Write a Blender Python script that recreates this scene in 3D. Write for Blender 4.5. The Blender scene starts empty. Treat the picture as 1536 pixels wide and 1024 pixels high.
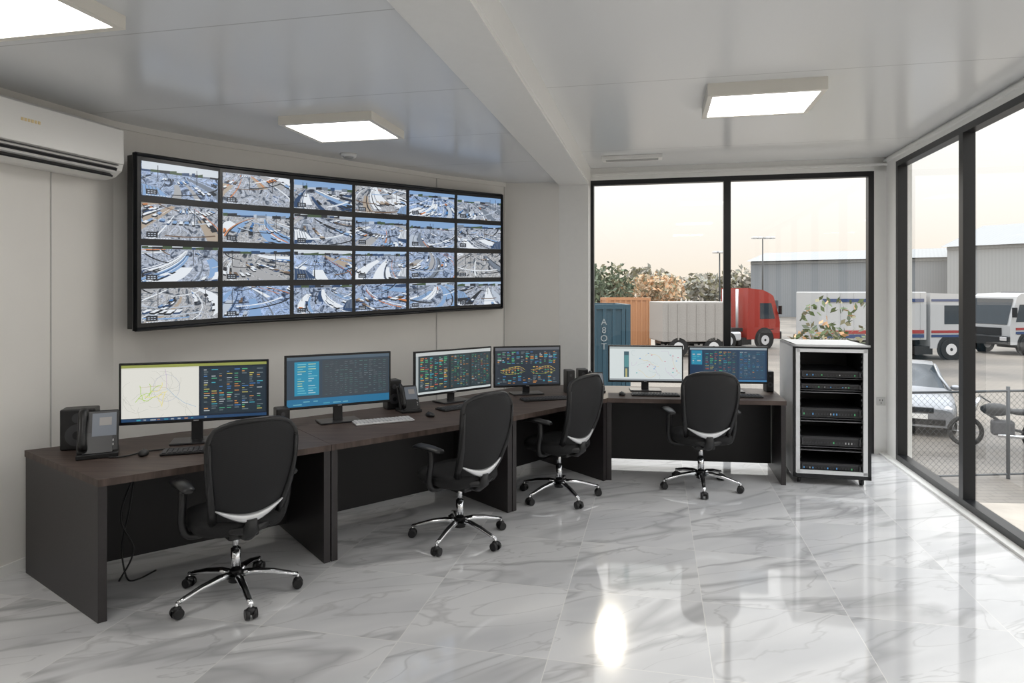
import bpy, bmesh, math, random
from mathutils import Vector, Matrix
random.seed(7)
sc = bpy.context.scene
sc.view_settings.view_transform = 'Standard'
ANG = math.radians(12.2)
U = Vector((0.2116, 0.9774)); V = Vector((0.9774, -0.2116))

# ------------------------------------------------------------ materials
MC = {}
def nt_new(name):
    m = bpy.data.materials.new(name); m.use_nodes = True
    nt = m.node_tree
    return m, nt, nt.nodes['Principled BSDF'], nt.nodes['Material Output']
def node(nt, t, **kw):
    n = nt.nodes.new(t)
    for k, v in kw.items():
        if k.startswith('i_'):
            key = k[2:]; key = int(key) if key.isdigit() else key.replace('_', ' ')
            if isinstance(v, bpy.types.NodeSocket): nt.links.new(v, n.inputs[key])
            else: n.inputs[key].default_value = v
        else: setattr(n, k, v)
    return n
def mth(nt, op, a, b=None, c=None):
    n = nt.nodes.new('ShaderNodeMath'); n.operation = op
    for i, x in enumerate((a, b, c)):
        if x is None: continue
        if isinstance(x, bpy.types.NodeSocket): nt.links.new(x, n.inputs[i])
        else: n.inputs[i].default_value = x
    return n.outputs[0]
def mixc(nt, f, a, b, mode='MIX'):
    n = nt.nodes.new('ShaderNodeMix'); n.data_type = 'RGBA'; n.blend_type = mode
    for i, x in ((0, f), (6, a), (7, b)):
        if isinstance(x, bpy.types.NodeSocket): nt.links.new(x, n.inputs[i])
        else: n.inputs[i].default_value = x if i == 0 else (x[0], x[1], x[2], 1)
    return n.outputs[2]
def ramp(nt, f, stops, interp='LINEAR'):
    n = nt.nodes.new('ShaderNodeValToRGB'); n.color_ramp.interpolation = interp
    e = n.color_ramp.elements
    e[0].position = stops[0][0]; e[0].color = (*stops[0][1], 1)
    e[1].position = stops[-1][0]; e[1].color = (*stops[-1][1], 1)
    for p, c in stops[1:-1]:
        x = e.new(p); x.color = (*c, 1)
    nt.links.new(f, n.inputs[0]); return n.outputs[0]
def mat(name, col, rough=0.5, metal=0.0, noise=0.0, nscale=20.0, bump=0.0, spec=0.5):
    if name in MC: return MC[name]
    m, nt, b, o = nt_new(name)
    b.inputs['Base Color'].default_value = (*col, 1)
    b.inputs['Roughness'].default_value = rough
    b.inputs['Metallic'].default_value = metal
    b.inputs['Specular IOR Level'].default_value = spec
    if noise or bump:
        tc = node(nt, 'ShaderNodeTexCoord')
        n = node(nt, 'ShaderNodeTexNoise', i_Vector=tc.outputs['Object'], i_Scale=nscale, i_Detail=4.0)
        if noise:
            d = tuple(c * (1 - noise) for c in col); l = tuple(min(1, c * (1 + noise)) for c in col)
            nt.links.new(ramp(nt, n.outputs[0], [(0.3, d), (0.7, l)]), b.inputs['Base Color'])
        if bump:
            bp = node(nt, 'ShaderNodeBump', i_Height=n.outputs[0], i_Strength=bump, i_Distance=0.01)
            nt.links.new(bp.outputs[0], b.inputs['Normal'])
    MC[name] = m; return m
def em(col, s=1.0):
    key = 'screen_%0.2f_%0.2f_%0.2f_%0.1f' % (*col, s)
    if key in MC: return MC[key]
    m, nt, b, o = nt_new(key)
    b.inputs['Base Color'].default_value = (0.01, 0.01, 0.01, 1)
    b.inputs['Roughness'].default_value = 0.35
    b.inputs['Emission Color'].default_value = (*col, 1)
    b.inputs['Emission Strength'].default_value = s
    MC[key] = m; return m

m_wall = mat('wall_paint', (0.80, 0.78, 0.74), 0.45, noise=0.015, nscale=3)
m_white = mat('white_trim', (0.86, 0.855, 0.83), 0.35, noise=0.01)
m_seam = mat('seam', (0.42, 0.42, 0.41), 0.6)
m_black = mat('black_plastic', (0.011, 0.011, 0.012), 0.38, noise=0.1)
m_frame = mat('black_aluminium', (0.006, 0.007, 0.009), 0.35)
m_desk = mat('desk_panel', (0.024, 0.020, 0.021), 0.42, noise=0.08, nscale=60)
m_deskdark = mat('desk_modesty', (0.009, 0.008, 0.009), 0.5)
m_chrome = mat('chrome', (0.75, 0.76, 0.78), 0.12, 1.0)
m_silver = mat('silver_plastic', (0.75, 0.76, 0.78), 0.25, 0.4)
m_acw = mat('ac_white', (0.85, 0.84, 0.81), 0.3)
m_gold = mat('gold_mark', (0.75, 0.6, 0.32), 0.35, 0.3)
m_fabric = mat('seat_fabric', (0.009, 0.009, 0.010), 0.85, noise=0.3, nscale=200, bump=0.3)
m_rackw = mat('rack_white', (0.78, 0.79, 0.80), 0.35, noise=0.02)
m_rackin = mat('rack_inside', (0.020, 0.020, 0.022), 0.5)
m_tire = mat('rubber', (0.015, 0.015, 0.015), 0.8)
m_key = mat('key_grey', (0.55, 0.55, 0.56), 0.5)
m_keyd = mat('key_dark', (0.05, 0.05, 0.055), 0.45)

def mesh_fabric():
    m, nt, b, o = nt_new('chair_mesh')
    tc = node(nt, 'ShaderNodeTexCoord')
    w = node(nt, 'ShaderNodeTexWave', i_Vector=tc.outputs['Object'], i_Scale=60.0)
    w.bands_direction = 'Z'
    nt.links.new(ramp(nt, w.outputs[1], [(0.2, (0.005, 0.005, 0.006)), (0.8, (0.014, 0.014, 0.016))]), b.inputs['Base Color'])
    b.inputs['Roughness'].default_value = 0.7
    return m
m_mesh = mesh_fabric()

def desk_wood():
    m, nt, b, o = nt_new('desk_wood')
    tc = node(nt, 'ShaderNodeTexCoord')
    mp = node(nt, 'ShaderNodeMapping', i_Vector=tc.outputs['Object'])
    mp.inputs['Rotation'].default_value = (0, 0, -0.68); mp.inputs['Scale'].default_value = (1.2, 14, 1)
    n = node(nt, 'ShaderNodeTexNoise', i_Vector=mp.outputs[0], i_Scale=3.0, i_Detail=6.0, i_Distortion=0.4)
    nt.links.new(ramp(nt, n.outputs[0], [(0.3, (0.052, 0.036, 0.031)), (0.7, (0.110, 0.080, 0.067))]), b.inputs['Base Color'])
    b.inputs['Roughness'].default_value = 0.5; b.inputs['Specular IOR Level'].default_value = 0.35
    return m
m_wood = desk_wood()

def marble():
    m, nt, b, o = nt_new('marble_tiles')
    tc = node(nt, 'ShaderNodeTexCoord')
    sx = node(nt, 'ShaderNodeSeparateXYZ', i_0=tc.outputs['Object'])
    X, Y = sx.outputs[0], sx.outputs[1]
    s = mth(nt, 'ADD', mth(nt, 'MULTIPLY', X, V.x), mth(nt, 'MULTIPLY', Y, V.y))
    q = mth(nt, 'ADD', mth(nt, 'MULTIPLY', X, U.x), mth(nt, 'MULTIPLY', Y, U.y))
    T = 0.75
    st = mth(nt, 'DIVIDE', mth(nt, 'SUBTRACT', s, 0.25), T); qt = mth(nt, 'DIVIDE', mth(nt, 'SUBTRACT', q, 0.1), T)
    def edge(v):
        f = mth(nt, 'FRACT', v)
        return mth(nt, 'MINIMUM', f, mth(nt, 'SUBTRACT', 1.0, f))
    g = mth(nt, 'LESS_THAN', mth(nt, 'MINIMUM', edge(st), edge(qt)), 0.0026)
    ids, idq = mth(nt, 'FLOOR', st), mth(nt, 'FLOOR', qt)
    cx = node(nt, 'ShaderNodeCombineXYZ', i_0=mth(nt, 'ADD', s, mth(nt, 'MULTIPLY', ids, 3.71)),
              i_1=mth(nt, 'ADD', q, mth(nt, 'MULTIPLY', idq, 5.13)), i_2=mth(nt, 'MULTIPLY', mth(nt, 'ADD', ids, idq), 2.3))
    mp0 = node(nt, 'ShaderNodeMapping', i_Vector=cx.outputs[0])
    mp0.inputs['Rotation'].default_value = (0, 0, -0.6)
    mp = node(nt, 'ShaderNodeMapping', i_Vector=mp0.outputs[0])
    mp.inputs['Scale'].default_value = (0.7, 2.4, 1)
    def vein(scale, width, dist, seed):
        mp2 = node(nt, 'ShaderNodeMapping', i_Vector=mp.outputs[0]); mp2.inputs['Location'].default_value = (seed, seed * 2, 0)
        n = node(nt, 'ShaderNodeTexNoise', i_Vector=mp2.outputs[0], i_Scale=scale, i_Detail=4.0, i_Roughness=0.45, i_Distortion=dist)
        a = mth(nt, 'ABSOLUTE', mth(nt, 'SUBTRACT', n.outputs[0], 0.5))
        mr = node(nt, 'ShaderNodeMapRange', i_0=a, i_1=0.0, i_2=width, i_3=1.0, i_4=0.0)
        return mr.outputs[0]
    v1 = vein(0.7, 0.036, 0.6, 0.0); v2 = vein(1.4, 0.014, 0.9, 7.0)
    cl = node(nt, 'ShaderNodeTexNoise', i_Vector=mp.outputs[0], i_Scale=1.0, i_Detail=3.0)
    base = ramp(nt, cl.outputs[0], [(0.3, (0.60, 0.605, 0.62)), (0.6, (0.76, 0.76, 0.765))])
    msk = mth(nt, 'MULTIPLY', v1, mth(nt, 'ADD', 0.12, cl.outputs[0]))
    c = mixc(nt, mth(nt, 'MULTIPLY', msk, 0.85), base, (0.31, 0.31, 0.32))
    c = mixc(nt, mth(nt, 'MULTIPLY', v2, 0.38), c, (0.36, 0.355, 0.36))
    c = mixc(nt, mth(nt, 'MULTIPLY', g, 0.8), c, (0.86, 0.85, 0.82))
    nt.links.new(c, b.inputs['Base Color'])
    b.inputs['Roughness'].default_value = 0.05
    b.inputs['Specular IOR Level'].default_value = 1.0
    return m
m_floor = marble()

def ceil_mat(name, col, ps, os_, pq, oq):
    m, nt, b, o = nt_new(name)
    tc = node(nt, 'ShaderNodeTexCoord')
    sx = node(nt, 'ShaderNodeSeparateXYZ', i_0=tc.outputs['Object'])
    X, Y = sx.outputs[0], sx.outputs[1]
    s = mth(nt, 'ADD', mth(nt, 'MULTIPLY', X, V.x), mth(nt, 'MULTIPLY', Y, V.y))
    q = mth(nt, 'ADD', mth(nt, 'MULTIPLY', X, U.x), mth(nt, 'MULTIPLY', Y, U.y))
    def ln(v, p, off, w):
        f = mth(nt, 'FRACT', mth(nt, 'DIVIDE', mth(nt, 'SUBTRACT', v, off), p))
        return mth(nt, 'LESS_THAN', mth(nt, 'MULTIPLY', mth(nt, 'MINIMUM', f, mth(nt, 'SUBTRACT', 1.0, f)), p), w)
    g = mth(nt, 'MAXIMUM', ln(s, ps, os_, 0.004), ln(q, pq, oq, 0.004))
    nt.links.new(mixc(nt, mth(nt, 'MULTIPLY', g, 0.5), col, (0.3, 0.3, 0.3)), b.inputs['Base Color'])
    b.inputs['Roughness'].default_value = 0.18
    return m
m_ceilL = ceil_mat('ceiling_panel_a', (0.77, 0.785, 0.795), 30, 11, 1.16, 0.39)
m_ceilR = ceil_mat('ceiling_panel_b', (0.81, 0.82, 0.825), 30, 11, 2.2, 0.18)

def glass():
    m = bpy.data.materials.new('window_glass'); m.use_nodes = True
    nt = m.node_tree; nt.nodes.clear()
    o = node(nt, 'ShaderNodeOutputMaterial')
    t = node(nt, 'ShaderNodeBsdfTransparent'); t.inputs[0].default_value = (0.96, 0.975, 0.97, 1)
    g = node(nt, 'ShaderNodeBsdfGlossy'); g.inputs['Roughness'].default_value = 0.01
    lw = node(nt, 'ShaderNodeLayerWeight')
    f = mth(nt, 'ADD', mth(nt, 'MULTIPLY', mth(nt, 'POWER', lw.outputs['Facing'], 4.0), 0.5), 0.05)
    mx = node(nt, 'ShaderNodeMixShader', i_0=f)
    nt.links.new(t.outputs[0], mx.inputs[1]); nt.links.new(g.outputs[0], mx.inputs[2])
    nt.links.new(mx.outputs[0], o.inputs[0])
    return m
m_glass = glass()

def cctv():
    m, nt, b, o = nt_new('cctv_feed')
    tc = node(nt, 'ShaderNodeTexCoord')
    sx = node(nt, 'ShaderNodeSeparateXYZ', i_0=tc.outputs['UV'])
    x, y = sx.outputs[0], sx.outputs[1]
    ix, iy = mth(nt, 'FLOOR', x), mth(nt, 'FLOOR', y)
    idv = node(nt, 'ShaderNodeCombineXYZ', i_0=ix, i_1=iy)
    wn = node(nt, 'ShaderNodeTexWhiteNoise', i_Vector=idv.outputs[0])
    rs = node(nt, 'ShaderNodeSeparateColor', i_0=wn.outputs[1])
    co = node(nt, 'ShaderNodeCombineXYZ', i_0=mth(nt, 'ADD', mth(nt, 'MULTIPLY', x, 1.8), mth(nt, 'MULTIPLY', ix, 3.3)), i_1=mth(nt, 'ADD', y, mth(nt, 'MULTIPLY', iy, 7.7)))
    n1 = node(nt, 'ShaderNodeTexNoise', i_Vector=co.outputs[0], i_Scale=4.0, i_Detail=6.0, i_Distortion=1.8)
    base = ramp(nt, n1.outputs[0], [(0.32, (0.02, 0.03, 0.05)), (0.42, (0.16, 0.20, 0.26)), (0.48, (0.60, 0.64, 0.70)), (0.53, (0.26, 0.28, 0.31)), (0.60, (0.68, 0.74, 0.84)), (0.70, (0.08, 0.14, 0.26))])
    c = mixc(nt, 1.0, base, mixc(nt, rs.outputs[1], (1.04, 0.97, 0.88), (0.74, 0.93, 1.25)), 'MULTIPLY')
    nt.links.new(c, b.inputs['Emission Color']); b.inputs['Emission Strength'].default_value = 0.85
    b.inputs['Base Color'].default_value = (0.01, 0.01, 0.012, 1); b.inputs['Roughness'].default_value = 0.4
    return m
m_cctv = cctv()

# ------------------------------------------------------------ mesh builder
class MB:
    def __init__(s, name): s.name = name; s.bm = bmesh.new(); s.mats = []; s.M = Matrix.Identity(4); s.uv = None
    def mi(s, m):
        if m not in s.mats: s.mats.append(m)
        return s.mats.index(m)
    def face(s, pts, m, smooth=False, uvs=None):
        f = s.bm.faces.new([s.bm.verts.new(s.M @ Vector(p)) for p in pts]); f.material_index = s.mi(m); f.smooth = smooth
        if uvs:
            if s.uv is None: s.uv = s.bm.loops.layers.uv.new('UVMap')
            for l, t in zip(f.loops, uvs): l[s.uv].uv = t
        return f
    def merge(s, t, M, m, smooth=False):
        M = s.M @ M; mp = {}; i = s.mi(m)
        for v in t.verts: mp[v] = s.bm.verts.new(M @ v.co)
        for f in t.faces:
            g = s.bm.faces.new([mp[v] for v in f.verts]); g.material_index = i; g.smooth = smooth
        t.free()
    def box(s, c, size, m, rz=0, bev=0, R=None, seg=2):
        t = bmesh.new(); bmesh.ops.create_cube(t, size=1)
        bmesh.ops.scale(t, vec=size, verts=t.verts)
        if bev: bmesh.ops.bevel(t, geom=list(t.edges), offset=bev, segments=seg, profile=0.5, affect='EDGES')
        M = Matrix.Translation(c) @ (R.to_4x4() if R is not None else Matrix.Rotation(rz, 4, 'Z'))
        s.merge(t, M, m, False)
    def loft(s, rings, m, caps=True, smooth=True, closed=True):
        i = s.mi(m); vr = [[s.bm.verts.new(s.M @ Vector(p)) for p in r] for r in rings]
        n = len(vr[0])
        for a, b in zip(vr, vr[1:]):
            for k in range(n if closed else n - 1):
                f = s.bm.faces.new([a[k], a[(k + 1) % n], b[(k + 1) % n], b[k]]); f.material_index = i; f.smooth = smooth
        if caps:
            for r in (vr[0], vr[-1]):
                f = s.bm.faces.new(r); f.material_index = i
    def tube(s, pts, r, m, seg=10, flat=1.0):
        pts = [Vector(p) for p in pts]; n = len(pts)
        rs = r if isinstance(r, (list, tuple)) else [r] * n
        rings = []; ref = None
        for k, p in enumerate(pts):
            t = (pts[min(k + 1, n - 1)] - pts[max(k - 1, 0)]).normalized()
            if ref is None:
                ref = Vector((0, 0, 1)) if abs(t.z) < 0.9 else Vector((1, 0, 0))
            a = t.cross(ref).normalized(); b = a.cross(t).normalized(); ref = b
            rings.append([p + (a * math.cos(2 * math.pi * j / seg) * rs[k] + b * math.sin(2 * math.pi * j / seg) * rs[k] * flat) for j in range(seg)])
        s.loft(rings, m)
    def cyl(s, p0, p1, r0, m, r1=None, seg=20): s.tube([p0, p1], [r0, r0 if r1 is None else r1], m, seg)
    def ell(s, c, r, m, seg=16, R=None):
        t = bmesh.new(); bmesh.ops.create_uvsphere(t, u_segments=seg, v_segments=max(6, seg // 2), radius=1)
        bmesh.ops.scale(t, vec=r, verts=t.verts)
        s.merge(t, Matrix.Translation(c) @ (R.to_4x4() if R is not None else Matrix.Identity(4)), m, True)
    def prism(s, poly, z0, z1, m, mtop=None):
        n = len(poly)
        s.face([(p[0], p[1], z0) for p in reversed(poly)], m); s.face([(p[0], p[1], z1) for p in poly], mtop or m)
        for k in range(n):
            a, b = poly[k], poly[(k + 1) % n]
            s.face([(a[0], a[1], z0), (b[0], b[1], z0), (b[0], b[1], z1), (a[0], a[1], z1)], m)
    def bar(s, a, b, w, z0, z1, m, side=0):
        a = Vector(a[:2]); b = Vector(b[:2]); d = (b - a).normalized(); nrm = Vector((-d.y, d.x)) * w
        o0 = nrm * (side - 1) * 0.5; o1 = nrm * (side + 1) * 0.5
        s.prism([a + o0, b + o0, b + o1, a + o1], z0, z1, m)
    def obj(s, loc=(0, 0, 0), rz=0, parent=None, recalc=True, weld=False):
        if weld: bmesh.ops.remove_doubles(s.bm, verts=s.bm.verts, dist=1e-5)
        if recalc: bmesh.ops.recalc_face_normals(s.bm, faces=s.bm.faces)
        me = bpy.data.meshes.new(s.name); s.bm.to_mesh(me); s.bm.free()
        for m in s.mats: me.materials.append(m)
        o = bpy.data.objects.new(s.name, me); sc.collection.objects.link(o)
        o.location = loc; o.rotation_euler = (0, 0, rz)
        if parent: o.parent = parent
        return o
def P(base, t, d=U): b = Vector(base[:2]) + Vector(d) * t; return (b.x, b.y)

# ------------------------------------------------------------ room shell
C = (3.96, 7.05)
RR = P(C, -10.5)
RL = (-4.61, -1.83)
def catmull(pts, n=6):
    out = []
    for i in range(len(pts) - 1):
        p0 = Vector(pts[max(i - 1, 0)]); p1 = Vector(pts[i]); p2 = Vector(pts[i + 1]); p3 = Vector(pts[min(i + 2, len(pts) - 1)])
        for k in range(n):
            t = k / n
            out.append(tuple(0.5 * ((2 * p1) + (p2 - p0) * t + (2 * p0 - 5 * p1 + 4 * p2 - p3) * t * t + (3 * p1 - p0 - 3 * p2 + p3) * t ** 3)))
    out.append(tuple(pts[-1])); return out
curve = [(-2.87, 4.80), (-2.71, 5.06), (-2.40, 5.42), (-1.98, 5.83), (-1.56, 6.25), (-1.11, 6.68), (-0.66, 7.11), (-0.08, 7.56)]
wallL = [RL, (-3.07, 4.05)] + catmull(curve, 5) + [(0.55, 7.52)]
def strip(mb, inner, thick, z0, z1, m):
    n = len(inner); outer = []
    for k in range(n):
        a = Vector(inner[max(k - 1, 0)]); b = Vector(inner[min(k + 1, n - 1)]); d = (b - a).normalized()
        outer.append(Vector(inner[k]) + Vector((-d.y, d.x)) * thick)
    for k in range(n - 1):
        a, b, c, d = inner[k], inner[k + 1], outer[k + 1], outer[k]
        mb.face([(a[0], a[1], z0), (b[0], b[1], z0), (b[0], b[1], z1), (a[0], a[1], z1)], m)
        mb.face([(d[0], d[1], z0), (c[0], c[1], z0), (c[0], c[1], z1), (d[0], d[1], z1)], m)
        mb.face([(a[0], a[1], z1), (b[0], b[1], z1), (c[0], c[1], z1), (d[0], d[1], z1)], m)
        mb.face([(a[0], a[1], z0), (b[0], b[1], z0), (c[0], c[1], z0), (d[0], d[1], z0)], m)
    return outer
w = MB('wall_left'); outL = strip(w, wallL, 0.15, -0.15, 3.3, m_wall); w.obj(weld=True)
w = MB('baseboard_left'); strip(w, [(p[0] + 0.012, p[1] - 0.004) for p in wallL[:-1]], 0.02, 0.0, 0.07, m_white); w.obj(weld=True)
w = MB('trim_1'); strip(w, [(p[0] + 0.012, p[1] - 0.012) for p in wallL[:-1]], 0.02, 2.905, 2.95, m_wall); w.obj(weld=True)
w = MB('trim_2')
for (px, py) in ((-2.995, 4.33), (-2.30, 5.53), (-0.79, 6.985), (-0.09, 7.55)):
    w.box((px + 0.002, py - 0.002, 1.48), (0.005, 0.005, 2.9), m_seam, rz=math.radians(45))
w.obj()
w = MB('floor'); w.prism([P(P(RR, 0.15, V), -0.2), P(P(C, 0.15, V), 0.15), P(P(C, -3.6, V), 0.15), (-0.15, 7.68), (-2.5, 5.5), (-2.95, 4.88), (-3.2, 4.1), (-4.76, -2.0)], -0.15, 0.0, m_floor); w.obj()

bl = (0.53, 7.52); br = P(bl, 0.33, V)
w = MB('ceiling_beam'); w.prism([P(bl, -10.0), P(br, -10.0), br, bl], 2.915, 3.30, m_white)
w.prism([P(P(br, -10), -0.05, V), P(P(br, -10), 0.012, V), P(br, 0.012, V), P(br, -0.05, V)], 2.93, 2.945, m_white); w.obj()
w = MB('column'); w.prism([bl, br, P(br, 0.3), P(bl, 0.3)], -0.15, 3.30, m_white); w.obj()
bwL = P(C, -3.14, V)
w = MB('wall_back')
w.prism([P(bwL, 0), C, P(C, 0.15), P(bwL, 0.15)], 3.0, 3.3, m_white)
w.prism([P(C, -0.12, V), P(C, 0.15, V), P(P(C, 0.15, V), 0.15), P(P(C, -0.12, V), 0.15)], -0.15, 3.3, m_white)
w.prism([P(bwL, -0.35, V), bwL, P(bwL, 0.15), P(P(bwL, -0.35, V), 0.15)], -0.15, 3.3, m_white)
w.obj()
w = MB('trim_3'); w.prism([P(P(C, -3.1, V), -0.03), P(C, -0.03), P(C, 0.0), P(P(C, -3.1, V), 0.0)], 3.05, 3.075, m_white); w.obj()
w = MB('wall_right')
w.prism([P(C, -0.28), P(P(C, 0.15, V), -0.28), P(C, 0.15, V), C], -0.15, 3.3, m_white)
w.prism([P(C, -10.5), P(P(C, -10.5), 0.15, V), P(P(C, -0.28), 0.15, V), P(C, -0.28)], 3.04, 3.3, m_white)
w.prism([P(C, -10.5), P(P(C, -10.5), 0.15, V), P(P(C, -9.6), 0.15, V), P(C, -9.6)], -0.15, 3.3, m_white)
w.obj()
w = MB('trim_4'); w.prism([P(P(C, -10.4), -0.03, V), P(C, -10.4), C, P(C, -0.03, V)], 3.085, 3.11, m_white)
w.prism([P(P(C, -10.4), -0.07, V), P(P(C, -10.4), 0.02, V), P(P(C, -0.0), 0.02, V), P(C, -0.07, V)], 0.0, 0.018, m_white); w.obj()
w = MB('wall_rear'); w.prism([RL, RR, P(RR, -0.15), P(RL, -0.15)], -0.15, 3.3, m_wall); w.obj()
w = MB('ceiling')
pl = [RL] + wallL[1:-1] + [bl, P(bl, -10.0)]
cen = (-1.2, 3.4); zc = 2.95
for k in range(len(pl)):
    a, b = pl[k], pl[(k + 1) % len(pl)]
    w.face([(a[0], a[1], zc), (b[0], b[1], zc), (cen[0], cen[1], zc)], m_ceilL)
    w.face([(a[0], a[1], 3.2), (b[0], b[1], 3.2), (cen[0], cen[1], 3.2)], m_ceilL)
w.prism([P(br, -10.4), P(C, -10.5), C, P(P(C, -3.3, V), 0), P(br, 0.1)], 3.14, 3.30, m_ceilR)
ce = w.obj(weld=True)
w = MB('roof'); w.prism([(-5.2, -2.2), (2.2, -3.6), (4.3, 7.3), (-0.1, 8.1), (-3.0, 5.6), (-3.6, 4.0)], 3.30, 3.36, m_white); w.obj()

def window(name, a, b, z0, z1, nm, inward, fw=0.055, dep=0.09, mw=0.075):
    A = Vector(a); B = Vector(b); L = (B - A).length; d = (B - A).normalized(); n = Vector(inward)
    w = MB(name)
    def seg(t0, t1, za, zb, n0=0.0, n1=dep):
        p = [A + d * t0 - n * n1, A + d * t1 - n * n1, A + d * t1 - n * n0, A + d * t0 - n * n0]
        w.prism(p, za, zb, m_frame)
    seg(0, L, z0, z0 + fw); seg(0, L, z1 - fw, z1)
    seg(0, fw, z0 + fw, z1 - fw); seg(L - fw, L, z0 + fw, z1 - fw)
    for t in nm: seg(t - mw / 2, t + mw / 2, z0 + fw, z1 - fw)
    g0 = A - n * 0.05; g1 = B - n * 0.05
    w.face([(g0.x, g0.y, z0 + fw), (g1.x, g1.y, z0 + fw), (g1.x, g1.y, z1 - fw), (g0.x, g0.y, z1 - fw)], m_glass)
    return w.obj()
window('window_1', P(C, -3.14, V), P(C, -0.12, V), 0.0, 3.0, [1.53], (-U.x, -U.y))
window('window_2', P(C, -9.6), P(C, -0.28), 0.018, 3.04, [9.32 - 1.48, 9.32 - 3.10, 9.32 - 4.7, 9.32 - 6.3, 9.32 - 7.8], (-V.x, -V.y))

w = MB('power_outlet')
w.box((0, -0.006, 0), (0.086, 0.012, 0.086), mat('outlet_plate', (0.62, 0.62, 0.6), 0.4), bev=0.003)
for dx in (-0.012, 0.012): w.box((dx, -0.0125, 0.012), (0.006, 0.002, 0.018), m_black)
w.box((0, -0.0125, -0.018), (0.006, 0.002, 0.016), m_black)
o = w.obj((*P(C, -0.055, V), 0.56), -ANG)

# ------------------------------------------------------------ lights
m_lamp = em((1.0, 0.975, 0.94), 10.5); m_lamp.name = 'lamp_diffuser'
m_lframe = mat('lamp_frame', (0.80, 0.77, 0.70), 0.4)
def lamp(c, z, sx, sy, h=0.085):
    w = MB('ceiling_light')
    t = 0.035
    for (x, y, a, b_) in ((0, sy / 2 - t / 2, sx, t), (0, -sy / 2 + t / 2, sx, t), (sx / 2 - t / 2, 0, t, sy - 2 * t), (-sx / 2 + t / 2, 0, t, sy - 2 * t)):
        w.box((x, y, -h / 2), (a, b_, h), m_lframe)
    w.box((0, 0, -h / 2 + 0.004), (sx - 2 * t, sy - 2 * t, h - 0.008), m_lamp)
    return w.obj((c[0], c[1], z), -ANG)
lamp((-1.23, 4.88), 2.95, 0.70, 0.60, 0.06)
lamp((-2.12, 2.74), 2.95, 0.70, 0.60, 0.06)
lamp((1.77, 4.76), 3.14, 0.76, 0.62)
lamp((1.1, 1.6), 3.14, 0.76, 0.62)  # the lamps from here on are unseen, added to brighten the room
lamp((-2.75, 0.3), 2.95, 0.70, 0.60, 0.06)
lamp((0.5, -1.2), 3.14, 0.76, 0.62)

w = MB('ceiling_vent')
w.box((0, 0, -0.02), (0.62, 0.16, 0.04), m_white, bev=0.006)
for k in range(4): w.box((0, -0.05 + k * 0.03, -0.041), (0.54, 0.008, 0.004), m_seam)
w.obj((1.26, 7.0, 3.14), -ANG)
w = MB('smoke_detector'); w.cyl((0, 0, 0), (0, 0, -0.03), 0.075, m_white, 0.065); w.cyl((0, 0, -0.03), (0, 0, -0.045), 0.045, m_seam, 0.035); w.obj((-1.46, 5.95, 2.95))

# ------------------------------------------------------------ air conditioner
w = MB('air_conditioner')
L = 1.18; prof = [(0.0, 0.0), (0.0, 0.36), (0.17, 0.36), (0.215, 0.335), (0.225, 0.12), (0.205, 0.055), (0.15, 0.015), (0.08, 0.0)]
rings = [[(x, y, z) for (y, z) in prof] for x in (0, L)]
w.loft(rings, m_acw, smooth=False)
w.box((L / 2, 0.228, 0.215), (L - 0.02, 0.012, 0.235), m_acw, bev=0.005)
w.box((L / 2 , 0.219, 0.088), (L - 0.1, 0.02, 0.006), m_black)
w.box((L / 2 , 0.212, 0.062), (L - 0.12, 0.03, 0.02), m_black, R=Matrix.Rotation(-0.5, 3, 'X'))
w.box((L / 2 , 0.215, 0.050), (L - 0.14, 0.05, 0.006), m_acw, R=Matrix.Rotation(-0.7, 3, 'X'))
w.box((L / 2 , 0.18, 0.024), (L - 0.14, 0.05, 0.01), m_black, R=Matrix.Rotation(-0.6, 3, 'X'))
for k in range(6): w.box((0.63 + k * 0.021, 0.2355, 0.235), (0.014, 0.003, 0.018), m_gold)
dw = (Vector((-3.07, 4.05)) - Vector((-2.87, 4.80))).normalized()
w.obj((-2.895, 4.66, 2.50), math.atan2(dw.y, dw.x))

# ------------------------------------------------------------ video wall
Vp = [(-2.66, 4.70), (-2.30, 5.25), (-1.885, 5.70), (-1.457, 6.12), (-1.028, 6.55), (-0.592, 6.97), (-0.11, 7.38)]
zt = [2.694, 2.706, 2.722, 2.737, 2.755, 2.768, 2.780]
zb = [1.458, 1.478, 1.490, 1.500, 1.515, 1.532, 1.545]
w = MB('video_wall_display')
PAL = dict(sky=(0.42, 0.58, 0.80), haze=(0.66, 0.72, 0.78), white=(0.82, 0.87, 0.93), pale=(0.50, 0.57, 0.67), grey=(0.18, 0.22, 0.28), dark=(0.015, 0.02, 0.03),
           navy=(0.02, 0.06, 0.15), blue=(0.05, 0.20, 0.50), sblue=(0.24, 0.40, 0.66), tan=(0.44, 0.37, 0.30), brown=(0.16, 0.11, 0.08), orange=(0.62, 0.22, 0.07), green=(0.05, 0.09, 0.045), conc=(0.40, 0.41, 0.43))
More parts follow.
